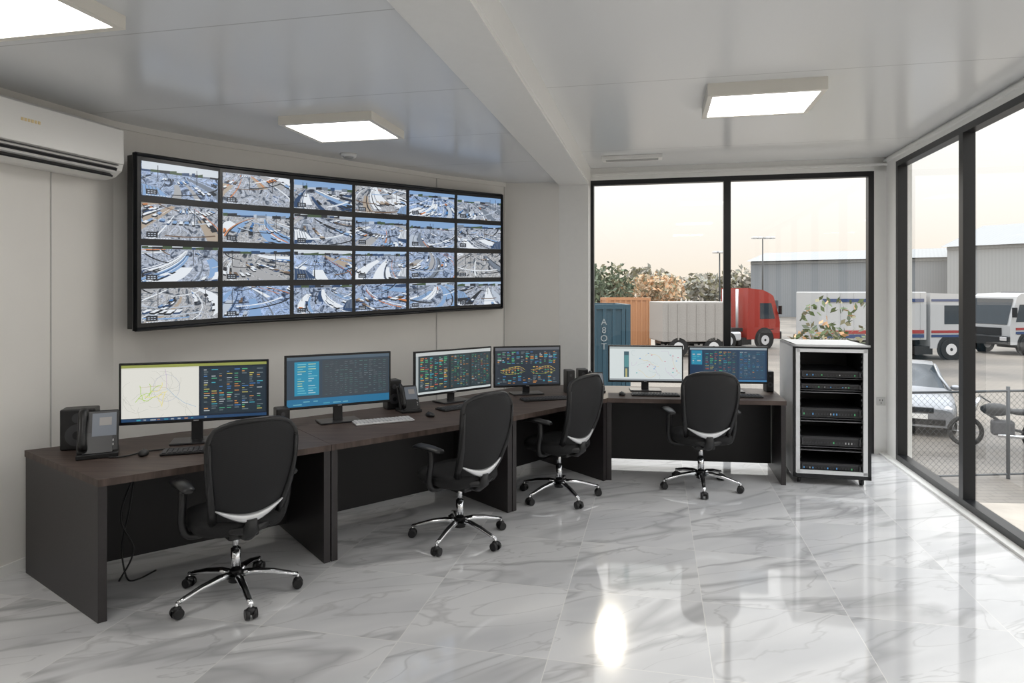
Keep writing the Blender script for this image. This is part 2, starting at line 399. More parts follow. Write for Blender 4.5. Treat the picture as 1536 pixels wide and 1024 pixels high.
def feed(w, pt, u0, u1, v0, v1, rnd):
    lay = [0]
    def poly(pts, col):
        q = [(min(1, max(0, a)), min(1, max(0, b_))) for a, b_ in pts]
        ar = sum(q[k][0] * q[(k + 1) % len(q)][1] - q[(k + 1) % len(q)][0] * q[k][1] for k in range(len(q)))
        if abs(ar) < 1.5e-4: return
        if ar < 0: q = q[::-1]
        lay[0] += 1
        w.face([pt(u0 + (u1 - u0) * a, v0 + (v1 - v0) * b_, 0.0045 + lay[0] * 0.00004) for a, b_ in q], em(PAL[col], 0.9))
    hz = rnd.choice([0.74, 0.82, 0.86, 0.95, 1.1]); vp = Vector((rnd.uniform(.15, .85), hz + 0.04))
    def ray(a, r, bend=0.0):
        r_ = r * 1.3; return (vp.x + math.cos(a + bend * r) * r_ * 1.1, vp.y - abs(math.sin(a + bend * r)) * r_ * 0.95)
    bend = rnd.uniform(-.8, .8)
    def fan(a0, a1, col, r0=0.05, r1=1.3):
        n = 7; A = [ray(a0, r0 + (r1 - r0) * k / n, bend) for k in range(n + 1)]; B_ = [ray(a1, r0 + (r1 - r0) * k / n, bend) for k in range(n + 1)]
        for k in range(n): poly([A[k], A[k + 1], B_[k + 1], B_[k]], col)
    grounds = rnd.choice([['conc', 'pale', 'grey'], ['white', 'pale', 'sblue'], ['grey', 'conc', 'white', 'dark'], ['tan', 'white', 'conc'], ['white', 'navy', 'sblue'], ['pale', 'white', 'grey', 'dark'], ['grey', 'sblue', 'white']])
    a = 0.1
    while a < 3.0:
        da = rnd.uniform(.05, .30)
        if rnd.random() < .5:
            r0 = rnd.uniform(.05, .5); fan(a, a + da, rnd.choice(grounds), r0, min(1.3, r0 + rnd.uniform(.3, 1.0)))
        a += da + rnd.uniform(0, .08)
    for _ in range(rnd.randint(7, 11)):
        a = rnd.uniform(.15, 3.0); fan(a, a + rnd.uniform(.012, .035), rnd.choice(['dark', 'white', 'dark', 'navy', 'orange', 'white', 'grey', 'dark']), rnd.uniform(.05, .4), rnd.uniform(.5, 1.3))
    for _ in range(rnd.randint(3, 6)):
        r = rnd.uniform(.15, .9); a0 = rnd.uniform(.1, 2.2); a1 = a0 + rnd.uniform(.4, 1.3); th = .012 + .02 * r; col = rnd.choice(['white', 'dark', 'pale', 'brown', 'sblue', 'dark']); n = 8
        for k in range(n):
            x, y = a0 + (a1 - a0) * k / n, a0 + (a1 - a0) * (k + 1) / n
            poly([ray(x, r, bend), ray(y, r, bend), ray(y, r + th, bend), ray(x, r + th, bend)], col)
    def block(a, r, da, dr, h, top, side):
        p = [ray(a, r, bend), ray(a + da, r, bend), ray(a + da, r + dr, bend), ray(a, r + dr, bend)]
        poly([(x, y) for x, y in p], side)
        poly([p[3], p[2], (p[2][0], p[2][1] + h), (p[3][0], p[3][1] + h)], side)
        poly([(x, y + h) for x, y in p], top)
    items = []
    for _ in range(rnd.randint(9, 14)):
        a0 = rnd.uniform(.1, 2.9); r0 = rnd.uniform(.10, .85); n = rnd.randint(2, 6); row = rnd.random() < .5
        tops = rnd.choice([['white', 'pale', 'sblue'], ['white', 'white', 'orange'], ['sblue', 'white', 'navy'], ['brown', 'tan', 'white'], ['dark', 'white', 'dark'], ['white', 'dark', 'white'], ['blue', 'white', 'dark'], ['white', 'sblue', 'white']])
        for k in range(n):
            rr = r0 + (k * .07 * (0.5 + r0) if row else 0); aa = a0 + (0 if row else k * .10)
            items.append((rr, aa, .035 + .045 * rnd.random(), (.03 + .055 * rr) * rnd.uniform(.7, 1.5), .016 + .055 * rr, rnd.choice(tops), rnd.choice(['dark', 'dark', 'navy', 'dark'])))
    items.sort()
    for rr, aa, da, dr, h, tp, sd in items: block(aa, rr, da, dr, h, tp, sd)
    if rnd.random() < .55:
        s_ = rnd.choice([0, 1]); e = lambda x: x if s_ == 0 else 1 - x
        yy = rnd.uniform(.2, .6); ww = rnd.uniform(.15, .4); col = rnd.choice(['white', 'pale', 'dark', 'navy', 'sblue', 'white'])
        poly([(e(0), yy - .25), (e(0), yy + .1), (e(ww * .6), yy + .02), (e(ww), yy - .22)], col)
        poly([(e(0), yy - .40), (e(0), yy - .25), (e(ww), yy - .22), (e(ww * .9), yy - .32)], rnd.choice(['dark', 'grey', 'navy']))
        for k in range(5): poly([(e(ww * k / 6), yy - .25), (e(ww * k / 6 + .012), yy - .25), (e(ww * k / 6 * .7 + .01), yy + .06), (e(ww * k / 6 * .7), yy + .06)], 'grey')
    if hz < 1:
        poly([(0, hz), (1, hz), (1, 1), (0, 1)], rnd.choice(['sky', 'haze', 'haze', 'sblue']))
        x = 0
        while x < 1:
            ww = rnd.uniform(.03, .14); hh = rnd.uniform(.02, .09)
            poly([(x, hz - .03), (x + ww, hz - .03), (x + ww, hz + hh), (x, hz + hh * rnd.uniform(.5, 1))], rnd.choice(['green', 'dark', 'grey', 'pale', 'dark', 'green', 'navy'])); x += ww
    for _ in range(2):
        x = rnd.uniform(.1, .9); poly([(x, .45), (x + .008, .45), (x + .008, .92), (x, .92)], 'dark')
    lb = 0.05
    poly([(lb, .05), (lb + .14, .05), (lb + .14, .20), (lb, .20)], 'dark')
    for r in range(2):
        for k in range(3):
            x = lb + .02 + k * .036; y = .08 + r * .055
            poly([(x, y), (x + .024, y), (x + .024, y + .024), (x, y + .024)], 'pale')
    for k in range(9): poly([(lb + .0 + k * .035, .015), (lb + .022 + k * .035, .015), (lb + .022 + k * .035, .032), (lb + k * .035, .032)], 'white')
for i in range(6):
    A = Vector(Vp[i]); B = Vector(Vp[i + 1]); d = (B - A).normalized(); n = Vector((d.y, -d.x))
    def pt(u, v, off):
        p = A + (B - A) * u + n * off; z0 = zb[i] + (zb[i + 1] - zb[i]) * u; z1 = zt[i] + (zt[i + 1] - zt[i]) * u
        return (p.x, p.y, z0 + (z1 - z0) * v)
    f = [pt(0, 0, 0), pt(1, 0, 0), pt(1, 1, 0), pt(0, 1, 0)]; bk = [pt(0, 0, -0.10), pt(1, 0, -0.10), pt(1, 1, -0.10), pt(0, 1, -0.10)]
    w.face(f, m_frame); w.face(bk[::-1], m_frame)
    for a in range(4): w.face([f[a], f[(a + 1) % 4], bk[(a + 1) % 4], bk[a]], m_frame)
    for j in range(4):
        mu, mv = 0.032, 0.020
        u0, u1 = mu + (0.035 if i == 0 else 0), 1 - mu - (0.012 if i == 5 else 0); v0, v1 = j / 4 + mv, (j + 1) / 4 - mv
        if j == 0: v0 += 0.012
        if j == 3: v1 -= 0.012
        w.face([pt(u0, v0, 0.004), pt(u1, v0, 0.004), pt(u1, v1, 0.004), pt(u0, v1, 0.004)], m_cctv,
               uvs=[(i + 0.001, j + 0.001), (i + 0.999, j + 0.001), (i + 0.999, j + 0.999), (i + 0.001, j + 0.999)])
        feed(w, pt, u0, u1, v0, v1, random.Random(300 + i * 10 + j))
def rim(pts, r=0.014): w.tube(pts, r, m_frame, 4)
rim([(p[0], p[1], z + 0.004) for p, z in zip(Vp, zt)]); rim([(p[0], p[1], z - 0.004) for p, z in zip(Vp, zb)])
rim([(*Vp[0], zt[0] + 0.01), (*Vp[0], zb[0] - 0.01)], 0.018); rim([(*Vp[6], zt[6] + 0.01), (*Vp[6], zb[6] - 0.01)])
vw = w.obj(recalc=False)

# ------------------------------------------------------------ desks
F = [(-2.15, 3.46), (-1.15, 4.25), (0.01, 5.21), (0.87, 6.08), (2.44, 5.92)]
B = [(-3.0, 4.10), (-1.76, 5.05), (-0.66, 6.00), (0.22, 6.98), (2.60, 6.66)]
def lerp2(a, b, t): return (a[0] + (b[0] - a[0]) * t, a[1] + (b[1] - a[1]) * t)
def desk(i):
    w = MB('office_desk'); fa, fb, ba, bb = Vector(F[i]), Vector(F[i + 1]), Vector(B[i]), Vector(B[i + 1])
    d = (fb - fa).normalized()
    e = 0.0015
    fa2, fb2, ba2, bb2 = fa + d * e, fb - d * e, ba + (bb - ba).normalized() * e, bb - (bb - ba).normalized() * e
    w.prism([fa2, fb2, bb2, ba2], 0.712, 0.75, m_wood)
    t = 0.042
    def inset(f, b_, sgn):
        dd = (b_ - f).normalized(); f = f + dd * 0.012; b_ = b_ - dd * 0.012
        o = d * sgn * (0.004); o2 = d * sgn * (0.004 + t)
        w.prism([f + o, b_ + o, b_ + o2, f + o2], 0.0, 0.712, m_desk)
    inset(fa, ba, 1); inset(fb, bb, -1)
    k = 0.72
    a = Vector(lerp2(fa, ba, k)) + d * 0.05; b_ = Vector(lerp2(fb, bb, k)) - d * 0.05
    w.bar(a, b_, 0.02, 0.06, 0.712, m_deskdark)
    a = Vector(lerp2(fa, ba, 0.97)) + d * 0.05; b_ = Vector(lerp2(fb, bb, 0.97)) - d * 0.05
    w.bar(a, b_, 0.02, 0.60, 0.712, m_deskdark)
    return w.obj()
for i in range(4): desk(i)

# ------------------------------------------------------------ monitors
def draw(w, kind, W, H, y0):
    lay = [0]
    def rect(x0, z0, x1, z1, col, s=0.9):
        lay[0] += 1; y = y0 - 0.0004 - 0.0001 * min(lay[0], 12)
        X = lambda x: (x - 0.5) * W; Z = lambda z: (z - 0.5) * H
        w.face([(X(x0), y, Z(z0)), (X(x1), y, Z(z0)), (X(x1), y, Z(z1)), (X(x0), y, Z(z1))], em(col, s))
    def line(pts, t, col, s=0.9):
        y = y0 - 0.0020
        for (a, b) in zip(pts, pts[1:]):
            p = Vector(((a[0] - 0.5) * W, (a[1] - 0.5) * H)); q = Vector(((b[0] - 0.5) * W, (b[1] - 0.5) * H))
            if (q - p).length < 1e-5: continue
            n = (q - p).normalized(); n = Vector((-n.y, n.x)) * t
            w.face([(p.x - n.x, y, p.y - n.y), (q.x - n.x, y, q.y - n.y), (q.x + n.x, y, q.y + n.y), (p.x + n.x, y, p.y + n.y)], em(col, s))
    def rows(x0, z0, x1, z1, nr, nc, cols, fill=0.75, hh=0.5):
        for r in range(nr):
            for c in range(nc):
                if random.random() > fill: continue
                a = x0 + (x1 - x0) * (c + 0.08) / nc; b_ = a + (x1 - x0) / nc * random.uniform(0.3, 0.85)
                zz = z0 + (z1 - z0) * (r + 0.25) / nr
                rect(a, zz, b_, zz + (z1 - z0) / nr * hh, random.choice(cols))
    def wander(cx, cz, n, st, ax=1.0, bx=(0, 1)):
        p = [(cx, cz)]; a = random.uniform(0, 6.28)
        for _ in range(n):
            a += random.uniform(-0.7, 0.7)
            p.append((min(bx[1] - 0.01, max(bx[0] + 0.01, p[-1][0] + math.cos(a) * st * H / W)), min(0.88, max(0.06, p[-1][1] + math.sin(a) * st))))
        return p
    GR = (0.08, 0.36, 0.20); OR = (0.55, 0.24, 0.07); CY = (0.06, 0.36, 0.46); WH = (0.42, 0.46, 0.48); RD = (0.45, 0.10, 0.08); YE = (0.5, 0.44, 0.12); BL = (0.06, 0.18, 0.42); DG = (0.14, 0.18, 0.20)
    if kind == 'map_dash':
        rect(0, 0, 1, 1, (0.012, 0.02, 0.035))
        rect(0.0, 0.06, 0.52, 0.93, (0.78, 0.77, 0.71)); rect(0, 0.95, 1, 1.0, (0.30, 0.33, 0.08)); rect(0.0, 0.93, 0.52, 0.95, (0.7, 0.7, 0.6))
        for _ in range(18): line(wander(random.uniform(.02, .5), random.uniform(.1, .88), 9, .07, bx=(0, .52)), 0.0008, (0.56, 0.56, 0.50))
        for _ in range(5): line(wander(random.uniform(.10, .2), random.uniform(.35, .75), 6, .05, bx=(0, .52)), 0.0018, (0.45, 0.66, 0.12))
        for _ in range(4): line(wander(random.uniform(.18, .34), random.uniform(.35, .7), 6, .05, bx=(0, .52)), 0.0016, (0.85, 0.75, 0.2))
        line([(0.30 + .15 * math.cos(k * .4) * .6, 0.58 + .24 * math.sin(k * .4)) for k in range(17)], 0.001, (0.5, 0.52, 0.6))
        line([(0.30, .58), (.30, .78), (.29, .92)], 0.0012, (0.55, 0.4, 0.6)); line([(0.30, .58), (.36, .42), (.42, .30), (.5, .22)], 0.0012, (0.35, 0.5, 0.65)); line([(0.30, .58), (.22, .62), (.12, .60)], 0.0012, (0.6, 0.5, 0.3))
        rect(0.535, 0.08, 0.99, 0.92, (0.02, 0.035, 0.05))
        rows(0.55, 0.12, 0.98, 0.90, 20, 8, [GR, CY, WH, YE, DG, DG, DG, BL, OR], 0.72, 0.4)
        rect(0, 0, 1, 0.05, (0.02, 0.06, 0.14)); rows(0.05, 0.0, 0.6, 0.045, 1, 12, [WH, CY, OR], 0.8)
    elif kind == 'table':
        rect(0, 0, 1, 1, (0.035, 0.06, 0.09)); rect(0, 0.94, 1, 1, (0.08, 0.12, 0.16)); rect(0.07, 0.22, 0.30, 0.90, (0.02, 0.26, 0.42)); rect(0, 0, 1, 0.15, (0.02, 0.16, 0.31))
        rows(0.09, 0.25, 0.29, 0.88, 13, 2, [(0.15, 0.5, 0.6), (0.4, 0.55, 0.35), (0.35, 0.55, 0.62)], 0.85, 0.35)
        rect(0.33, 0.17, 0.99, 0.92, (0.045, 0.06, 0.075))
        rows(0.35, 0.2, 0.98, 0.90, 16, 13, [DG, (0.10, 0.22, 0.20), (0.17, 0.20, 0.22), (0.08, 0.16, 0.18)], 0.8, 0.25)
        rows(0.05, 0.02, 0.9, 0.12, 2, 9, [(0.06, 0.32, 0.45), (0.15, 0.42, 0.52)], 0.4, 0.4)
    elif kind == 'dash':
        rect(0, 0, 1, 1, (0.02, 0.03, 0.035)); rect(0, 0.92, 1, 1, (0.55, 0.58, 0.58)); rect(0, 0, 1, 0.05, (0.6, 0.65, 0.66)); rect(0, 0.05, 0.03, 0.92, (0.4, 0.45, 0.46))
        for a, b_ in ((0.04, 0.42), (0.44, 0.70), (0.72, 0.99)):
            rect(a, 0.08, b_, 0.90, (0.03, 0.05, 0.06))
            rows(a + .01, 0.1, b_ - .01, 0.88, 18, 6, [GR, GR, OR, WH, CY, YE, DG, DG, RD], 0.8)
    elif kind == 'curves':
        rect(0, 0, 1, 1, (0.025, 0.035, 0.05)); rect(0, 0.93, 1, 1, (0.12, 0.13, 0.15))
        rows(0.03, 0.56, 0.97, 0.9, 8, 13, [CY, OR, DG, GR, BL, DG, WH], 0.75)
        for cx in (0.27, 0.74):
            rows(cx - .16, .28, cx + .16, .50, 5, 7, [OR, YE, (0.26, 0.20, 0.09), GR, DG], 0.8)
            for j, col in enumerate(((0.45, 0.34, 0.10), (0.40, 0.20, 0.07))):
                rr = 0.19 - j * 0.03
                pts = [(cx - rr + 2 * rr * k / 14, 0.40 + (0.10 - j * .03) * math.sin(math.pi * (k / 14) ** 1.8) - (j * 0.02)) for k in range(15)]
                line(pts, 0.0020, col)
            line([(cx - .19 + .38 * k / 14, 0.36 - 0.07 * math.sin(math.pi * (k / 14) ** 0.7)) for k in range(15)], 0.0016, (0.30, 0.34, 0.10))
        rows(0.03, 0.04, 0.97, 0.25, 6, 12, [BL, DG, CY, DG, OR], 0.7)
    elif kind == 'map':
        rect(0, 0, 1, 1, (0.70, 0.76, 0.76)); rect(0, 0.94, 1, 1, (0.45, 0.5, 0.5)); rect(0, 0, 1, 0.05, (0.3, 0.33, 0.35))
        rect(0.20, 0.1, 0.27, 0.86, (0.06, 0.12, 0.15)); rect(0.205, 0.4, 0.265, 0.75, (0.1, 0.28, 0.3)); rect(0.22, 0.1, 0.245, 0.35, (0.5, 0.45, 0.2))
        for _ in range(12): line(wander(random.uniform(.35, .95), random.uniform(.2, .8), 8, .08, bx=(.3, 1)), 0.0012, random.choice([(0.4, 0.6, 0.75), (0.6, 0.5, 0.65), (0.5, 0.6, 0.6), (0.75, 0.6, 0.3)]))
        for _ in range(16):
            a, b_ = random.uniform(.35, .95), random.uniform(.2, .8); rect(a, b_, a + .018, b_ + .025, random.choice([(0.2, 0.4, 0.7), (0.6, 0.2, 0.3), (0.15, 0.5, 0.5)]))
    else:
        rect(0, 0, 1, 1, (0.015, 0.04, 0.09)); rect(0, 0.94, 1, 1, (0.3, 0.36, 0.4)); rect(0, 0, 1, 0.05, (0.05, 0.2, 0.4))
        rect(0.02, 0.5, 0.16, 0.92, (0.02, 0.25, 0.4)); rows(0.03, 0.52, 0.15, 0.9, 6, 2, [CY, WH], 0.8)
        rect(0.18, 0.08, 0.62, 0.92, (0.02, 0.05, 0.09)); rows(0.2, 0.1, 0.61, 0.9, 16, 7, [GR, OR, CY, YE, RD, DG, DG], 0.8)
        rect(0.64, 0.08, 0.98, 0.92, (0.03, 0.07, 0.12)); rows(0.65, 0.1, 0.97, 0.9, 15, 6, [CY, WH, BL, BL, OR, DG], 0.75)
m_base = mat('monitor_stand', (0.02, 0.02, 0.022), 0.3)
def monitor(pl_, pr_, z0, z1, kind, bz=0.014):
    a = Vector(pl_); b_ = Vector(pr_); W = (b_ - a).length; H = z1 - z0; c = (a + b_) / 2
    rz = math.atan2(b_.y - a.y, b_.x - a.x)
    w = MB('computer_monitor'); zc_ = (z0 + z1) / 2
    w.M = Matrix.Translation((0, 0, zc_))
    w.box((0, 0.012, 0), (W, 0.024, H), m_black, bev=0.004)
    w.box((0, 0.038, -0.01), (W * 0.6, 0.03, H * 0.6), m_black, bev=0.012)
    w.face([(-W / 2 + bz, -0.0005, -H / 2 + bz + 0.006), (W / 2 - bz, -0.0005, -H / 2 + bz + 0.006), (W / 2 - bz, -0.0005, H / 2 - bz), (-W / 2 + bz, -0.0005, H / 2 - bz)], m_frame)
    w.M = Matrix.Translation((0, 0, zc_ + 0.003))
    draw(w, kind, W - 2 * bz, H - 2 * bz - 0.006, -0.001)
    w.M = Matrix.Identity(4)
    w.box((0, -0.001, z0 + 0.010), (0.03, 0.002, 0.006), mat('logo_mark', (0.35, 0.35, 0.37), 0.4))
    w.box((0, 0.06, (z0 + 0.10 + 0.75) / 2), (0.07, 0.022, z0 + 0.10 - 0.75), m_base, bev=0.005)
    w.box((0, 0.045, z0 + 0.12), (0.09, 0.03, 0.09), m_base, bev=0.006)
    w.box((0, 0.04, 0.757), (0.30, 0.19, 0.012), m_base, bev=0.005)
    return w.obj((c.x, c.y, 0.0005), rz)
monitor((-2.46, 4.17), (-1.62, 4.44), 0.885, 1.275, 'map_dash')
monitor((-1.63, 4.78), (-0.94, 5.17), 0.868, 1.262, 'table')
monitor((-0.82, 5.60), (-0.19, 6.16), 0.83, 1.216, 'dash')
monitor((-0.17, 6.22), (0.465, 6.38), 0.822, 1.207, 'curves')
monitor((0.945, 6.55), (1.665, 6.48), 0.832, 1.195, 'map')
monitor((1.715, 6.48), (2.46, 6.40), 0.832, 1.190, 'navy')

# ------------------------------------------------------------ desktop things
def keyboard(c, rz, light=False, L=0.44):
    w = MB('keyboard'); w.box((0, 0, 0.008), (L, 0.14, 0.014), m_silver if light else m_black, bev=0.004)
    for r in range(5):
        n = 15
        for k in range(n):
            w.box((-L / 2 + 0.022 + k * (L - 0.044) / (n - 1), -0.052 + r * 0.026, 0.0175), ((L - 0.04) / n * 0.8, 0.02, 0.005), m_key if light else m_keyd)
    return w.obj((c[0], c[1], 0.7505), rz)
def mouse(c, rz):
    w = MB('computer_mouse'); w.ell((0, 0, 0.012), (0.03, 0.055, 0.022), m_black, 14); w.box((0, 0.02, 0.033), (0.006, 0.018, 0.006), m_keyd)
    for v in w.bm.verts: v.co.z = max(v.co.z, 0.0)
    return w.obj((c[0], c[1], 0.7505), rz)
keyboard((-1.90, 4.08), 0.33); mouse((-2.20, 3.98), 0.4)
keyboard((-0.96, 4.98), 0.45, True); mouse((-0.64, 5.20), 0.6)
keyboard((-0.42, 5.58), 0.7); mouse((-0.10, 5.82), 0.6)
keyboard((0.30, 6.00), 0.3)
keyboard((1.34, 6.24), -0.1); mouse((1.66, 6.22), 0)
keyboard((2.08, 6.16), -0.1); mouse((1.03, 6.24), 0)
def speaker(c, rz, h=0.2, wd=0.12):
    w = MB('desktop_speaker'); w.box((0, 0, h / 2), (wd, 0.13, h), m_black, bev=0.008)
    w.cyl((0, -0.064, h * 0.36), (0, -0.069, h * 0.36), wd * 0.36, m_keyd); w.cyl((0, -0.064, h * 0.36), (0, -0.071, h * 0.36), wd * 0.14, m_frame)
    w.cyl((0, -0.064, h * 0.78), (0, -0.068, h * 0.78), wd * 0.16, m_keyd)
    return w.obj((c[0], c[1], 0.7505), rz)
def phone(c, rz, sc_=1.0):
    w = MB('desk_phone'); S = sc_
    R = Matrix.Rotation(math.radians(-30), 3, 'X')
    def onp(x, z, off=0.0):
        p = R @ Vector((x, -0.0115 * S - off, z)); return p + Vector((0, 0.03 * S, 0.11 * S))
    w.box((0, 0.02 * S, 0.012 * S), (0.17 * S, 0.17 * S, 0.024 * S), m_black, bev=0.006)
    w.loft([[(x, -0.05 * S, 0.02), (x, 0.10 * S, 0.02), (x, 0.09 * S, 0.17 * S), (x, 0.075 * S, 0.19 * S)] for x in (-0.06 * S, 0.06 * S)], m_black, smooth=False)
    w.box((0, 0.03 * S, 0.11 * S), (0.17 * S, 0.022 * S, 0.21 * S), m_black, R=R, bev=0.008)
    w.box(onp(0.025 * S, 0.030 * S), (0.100 * S, 0.004, 0.115 * S), em((0.14, 0.16, 0.19), 0.6), R=R)
    w.box(onp(0.030 * S, 0.045 * S, 0.002), (0.05 * S, 0.004, 0.04 * S), em((0.30, 0.28, 0.26), 0.6), R=R)
    for r in range(2):
        for k in range(4): w.box(onp((-0.005 + k * 0.021) * S, (-0.052 - r * 0.020) * S), (0.014 * S, 0.005, 0.011 * S), m_key, R=R)
    hp = [onp(-0.060 * S, z * S, o_ * S) for z, o_ in ((-0.09, 0.012), (-0.07, 0.028), (-0.02, 0.034), (0.04, 0.034), (0.08, 0.028), (0.10, 0.012))]
    w.tube(hp, [0.019 * S, 0.019 * S, 0.013 * S, 0.013 * S, 0.019 * S, 0.019 * S], m_black, 10)
    return w.obj((c[0], c[1], 0.7505), rz)
speaker((-2.70, 4.17), 0.35, 0.25, 0.19); phone((-2.46, 3.96), 0.50, 1.25)
speaker((-1.60, 4.63), 0.5, 0.17, 0.09)
phone((-0.83, 5.40), 0.5, 1.0); speaker((-1.0, 5.56), 0.5, 0.24, 0.12)
speaker((0.55, 6.42), 0.2, 0.22, 0.08)
phone((0.82, 6.45), 0.1, 0.9); speaker((0.70, 6.66), 0.1, 0.2, 0.1)
speaker((2.50, 6.50), -0.1, 0.20, 0.07)
def catm3(pts, n=8):
    out = []; P_ = [Vector(p) for p in pts]
    for i in range(len(P_) - 1):
        p0, p1, p2, p3 = P_[max(i - 1, 0)], P_[i], P_[i + 1], P_[min(i + 2, len(P_) - 1)]
        for k in range(n):
            t = k / n; out.append(0.5 * ((2 * p1) + (p2 - p0) * t + (2 * p0 - 5 * p1 + 4 * p2 - p3) * t * t + (3 * p1 - p0 - 3 * p2 + p3) * t ** 3))
    out.append(P_[-1]); return out
def cable(pts, r=0.005):
    w = MB('power_cable'); w.tube(catm3(pts), r, m_black, 6); return w.obj()
cable([(-2.30, 4.08, 0.71), (-2.28, 3.98, 0.45), (-2.34, 4.00, 0.2), (-2.30, 3.98, 0.02), (-2.24, 3.99, 0.006), (-2.2, 4.12, 0.006)])
cable([(-2.26, 4.07, 0.71), (-2.33, 3.97, 0.4), (-2.27, 4.0, 0.18), (-2.33, 3.95, 0.01)])
cable([(-2.36, 3.90, 0.757), (-2.28, 3.93, 0.757), (-2.22, 4.05, 0.757), (-2.1, 4.12, 0.757)])

# ------------------------------------------------------------ office chairs
def chair(c, face_dir, base_rot=0.3):
    fx, fy = face_dir; rz = math.atan2(fy, fx) - math.pi / 2
    w = MB('office_chair')
    for k in range(5):
        a = base_rot + k * 2 * math.pi / 5 - rz; ca, sa = math.cos(a), math.sin(a)
        pts = [(ca * r, sa * r, z) for r, z in ((0.02, 0.125), (0.10, 0.130), (0.20, 0.115), (0.30, 0.088), (0.335, 0.082))]
        w.tube(pts, [0.026, 0.024, 0.020, 0.016, 0.014], m_chrome, 10, flat=0.75)
        w.tube([(p[0], p[1], p[2] + 0.011) for p in pts[:4]], [0.014, 0.014, 0.011, 0.008], m_black, 8, flat=0.5)
        cx, cy = ca * 0.335, sa * 0.335
        w.cyl((cx, cy, 0.085), (cx, cy, 0.045), 0.008, m_chrome)
        t = (-sa, ca)
        for sgn in (-1, 1):
            p = (cx + t[0] * 0.010 * sgn, cy + t[1] * 0.010 * sgn, 0.030); q = (cx + t[0] * 0.031 * sgn, cy + t[1] * 0.031 * sgn, 0.030)
            w.cyl(p, q, 0.030, m_black, 0.026, seg=18)
        w.ell((cx, cy, 0.046), (0.026, 0.026, 0.022), m_black, 12)
    w.cyl((0, 0, 0.085), (0, 0, 0.15), 0.040, m_black, 0.034)
    w.cyl((0, 0, 0.15), (0, 0, 0.27), 0.027, m_chrome); w.cyl((0, 0, 0.26), (0, 0, 0.38), 0.018, m_chrome)
    w.box((0, -0.01, 0.385), (0.17, 0.26, 0.05), m_black, bev=0.015)
    w.tube([(0.06, 0.02, 0.375), (0.20, 0.03, 0.37), (0.26, 0.03, 0.375)], 0.007, m_black, 8)
    def sup(cx, cy, a, b_, z, n=36, e=3.2):
        r = []
        for k in range(n):
            t = 2 * math.pi * k / n; c_, s_ = math.cos(t), math.sin(t)
            r.append((cx + a * math.copysign(abs(c_) ** (2 / e), c_), cy + b_ * math.copysign(abs(s_) ** (2 / e), s_), z))
        return r
    w.loft([sup(0, 0.02, 0.20, 0.19, 0.40), sup(0, 0.02, 0.235, 0.225, 0.415), sup(0, 0.02, 0.25, 0.24, 0.44), sup(0, 0.02, 0.25, 0.24, 0.47), sup(0, 0.02, 0.24, 0.228, 0.49), sup(0, 0.02, 0.20, 0.19, 0.503), sup(0, 0.02, 0.1, 0.1, 0.508)], m_fabric)
    z0, z1 = 0.46, 1.045
    def hw(v): return 0.175 + 0.062 * math.sin(math.pi * min(1, v * 0.62 + 0.02)) if v < 0.80 else (0.2363 - 0.0363 * ((v - 0.8) / 0.2) ** 2.2)
    def bp(u, v, off=0.0):
        x = hw(v) * u
        y = -0.215 - 0.10 * v - 0.045 * math.sin(math.pi * v) + 0.055 * u * u + 0.02 * (1 - v) - off
        zz = z0 + (z1 - z0) * v - (0.045 * abs(u) ** 3 if v > 0.7 else 0) * ((v - 0.7) / 0.3 if v > 0.7 else 0) + 0.03 * (u * u) * (1 - v) ** 2
        return (x, y, zz)
    nu, nv = 12, 18
    for off in (0.0, 0.014):
        g = [[w.bm.verts.new(w.M @ Vector(bp(-1 + 2 * a / nu, b_ / nv, off))) for a in range(nu + 1)] for b_ in range(nv + 1)]
        for b_ in range(nv):
            for a in range(nu):
                f = w.bm.faces.new([g[b_][a], g[b_][a + 1], g[b_ + 1][a + 1], g[b_ + 1][a]]); f.material_index = w.mi(m_mesh); f.smooth = True
    per = [bp(-1, k / 16, 0.007) for k in range(17)] + [bp(-1 + 2 * k / 12, 1, 0.007) for k in range(1, 12)] + [bp(1, 1 - k / 16, 0.007) for k in range(17)] + [bp(1 - 2 * k / 12, 0, 0.007) for k in range(1, 13)]
    w.tube(per, 0.015, m_black, 10)
    for sg in (-1, 1):
        w.tube([bp(sg * 0.98, v, 0.02) for v in (0.0, 0.15, 0.35, 0.6, 0.85)], [0.022, 0.022, 0.018, 0.013, 0.010], m_black, 8)
    n = 20; rings = []
    for k in range(n + 1):
        u = -0.92 + 1.84 * k / n; tt = 1 - abs(u / 0.92) ** 1.6
        h = 0.005 + 0.022 * tt; vz = 0.075 + 0.095 * abs(u) ** 1.8
        b0 = Vector(bp(u, vz, 0.026))
        rings.append([b0 + Vector((0, 0, -h)), b0 + Vector((0, -0.010, -h * 0.6)), b0 + Vector((0, -0.012, h * 0.5)), b0 + Vector((0, 0, h)), b0 + Vector((0, 0.012, 0))])
    w.loft(rings, m_silver)
    w.tube([(0, -0.10, 0.385), (0, -0.19, 0.39), (0, -0.235, 0.43), (0, -0.245, 0.50)], [0.035, 0.038, 0.045, 0.03], m_black, 12, flat=0.6)
    w.tube([(-0.14, -0.185, 0.45), (0, -0.225, 0.43), (0.14, -0.185, 0.45)], [0.018, 0.03, 0.018], m_black, 10)
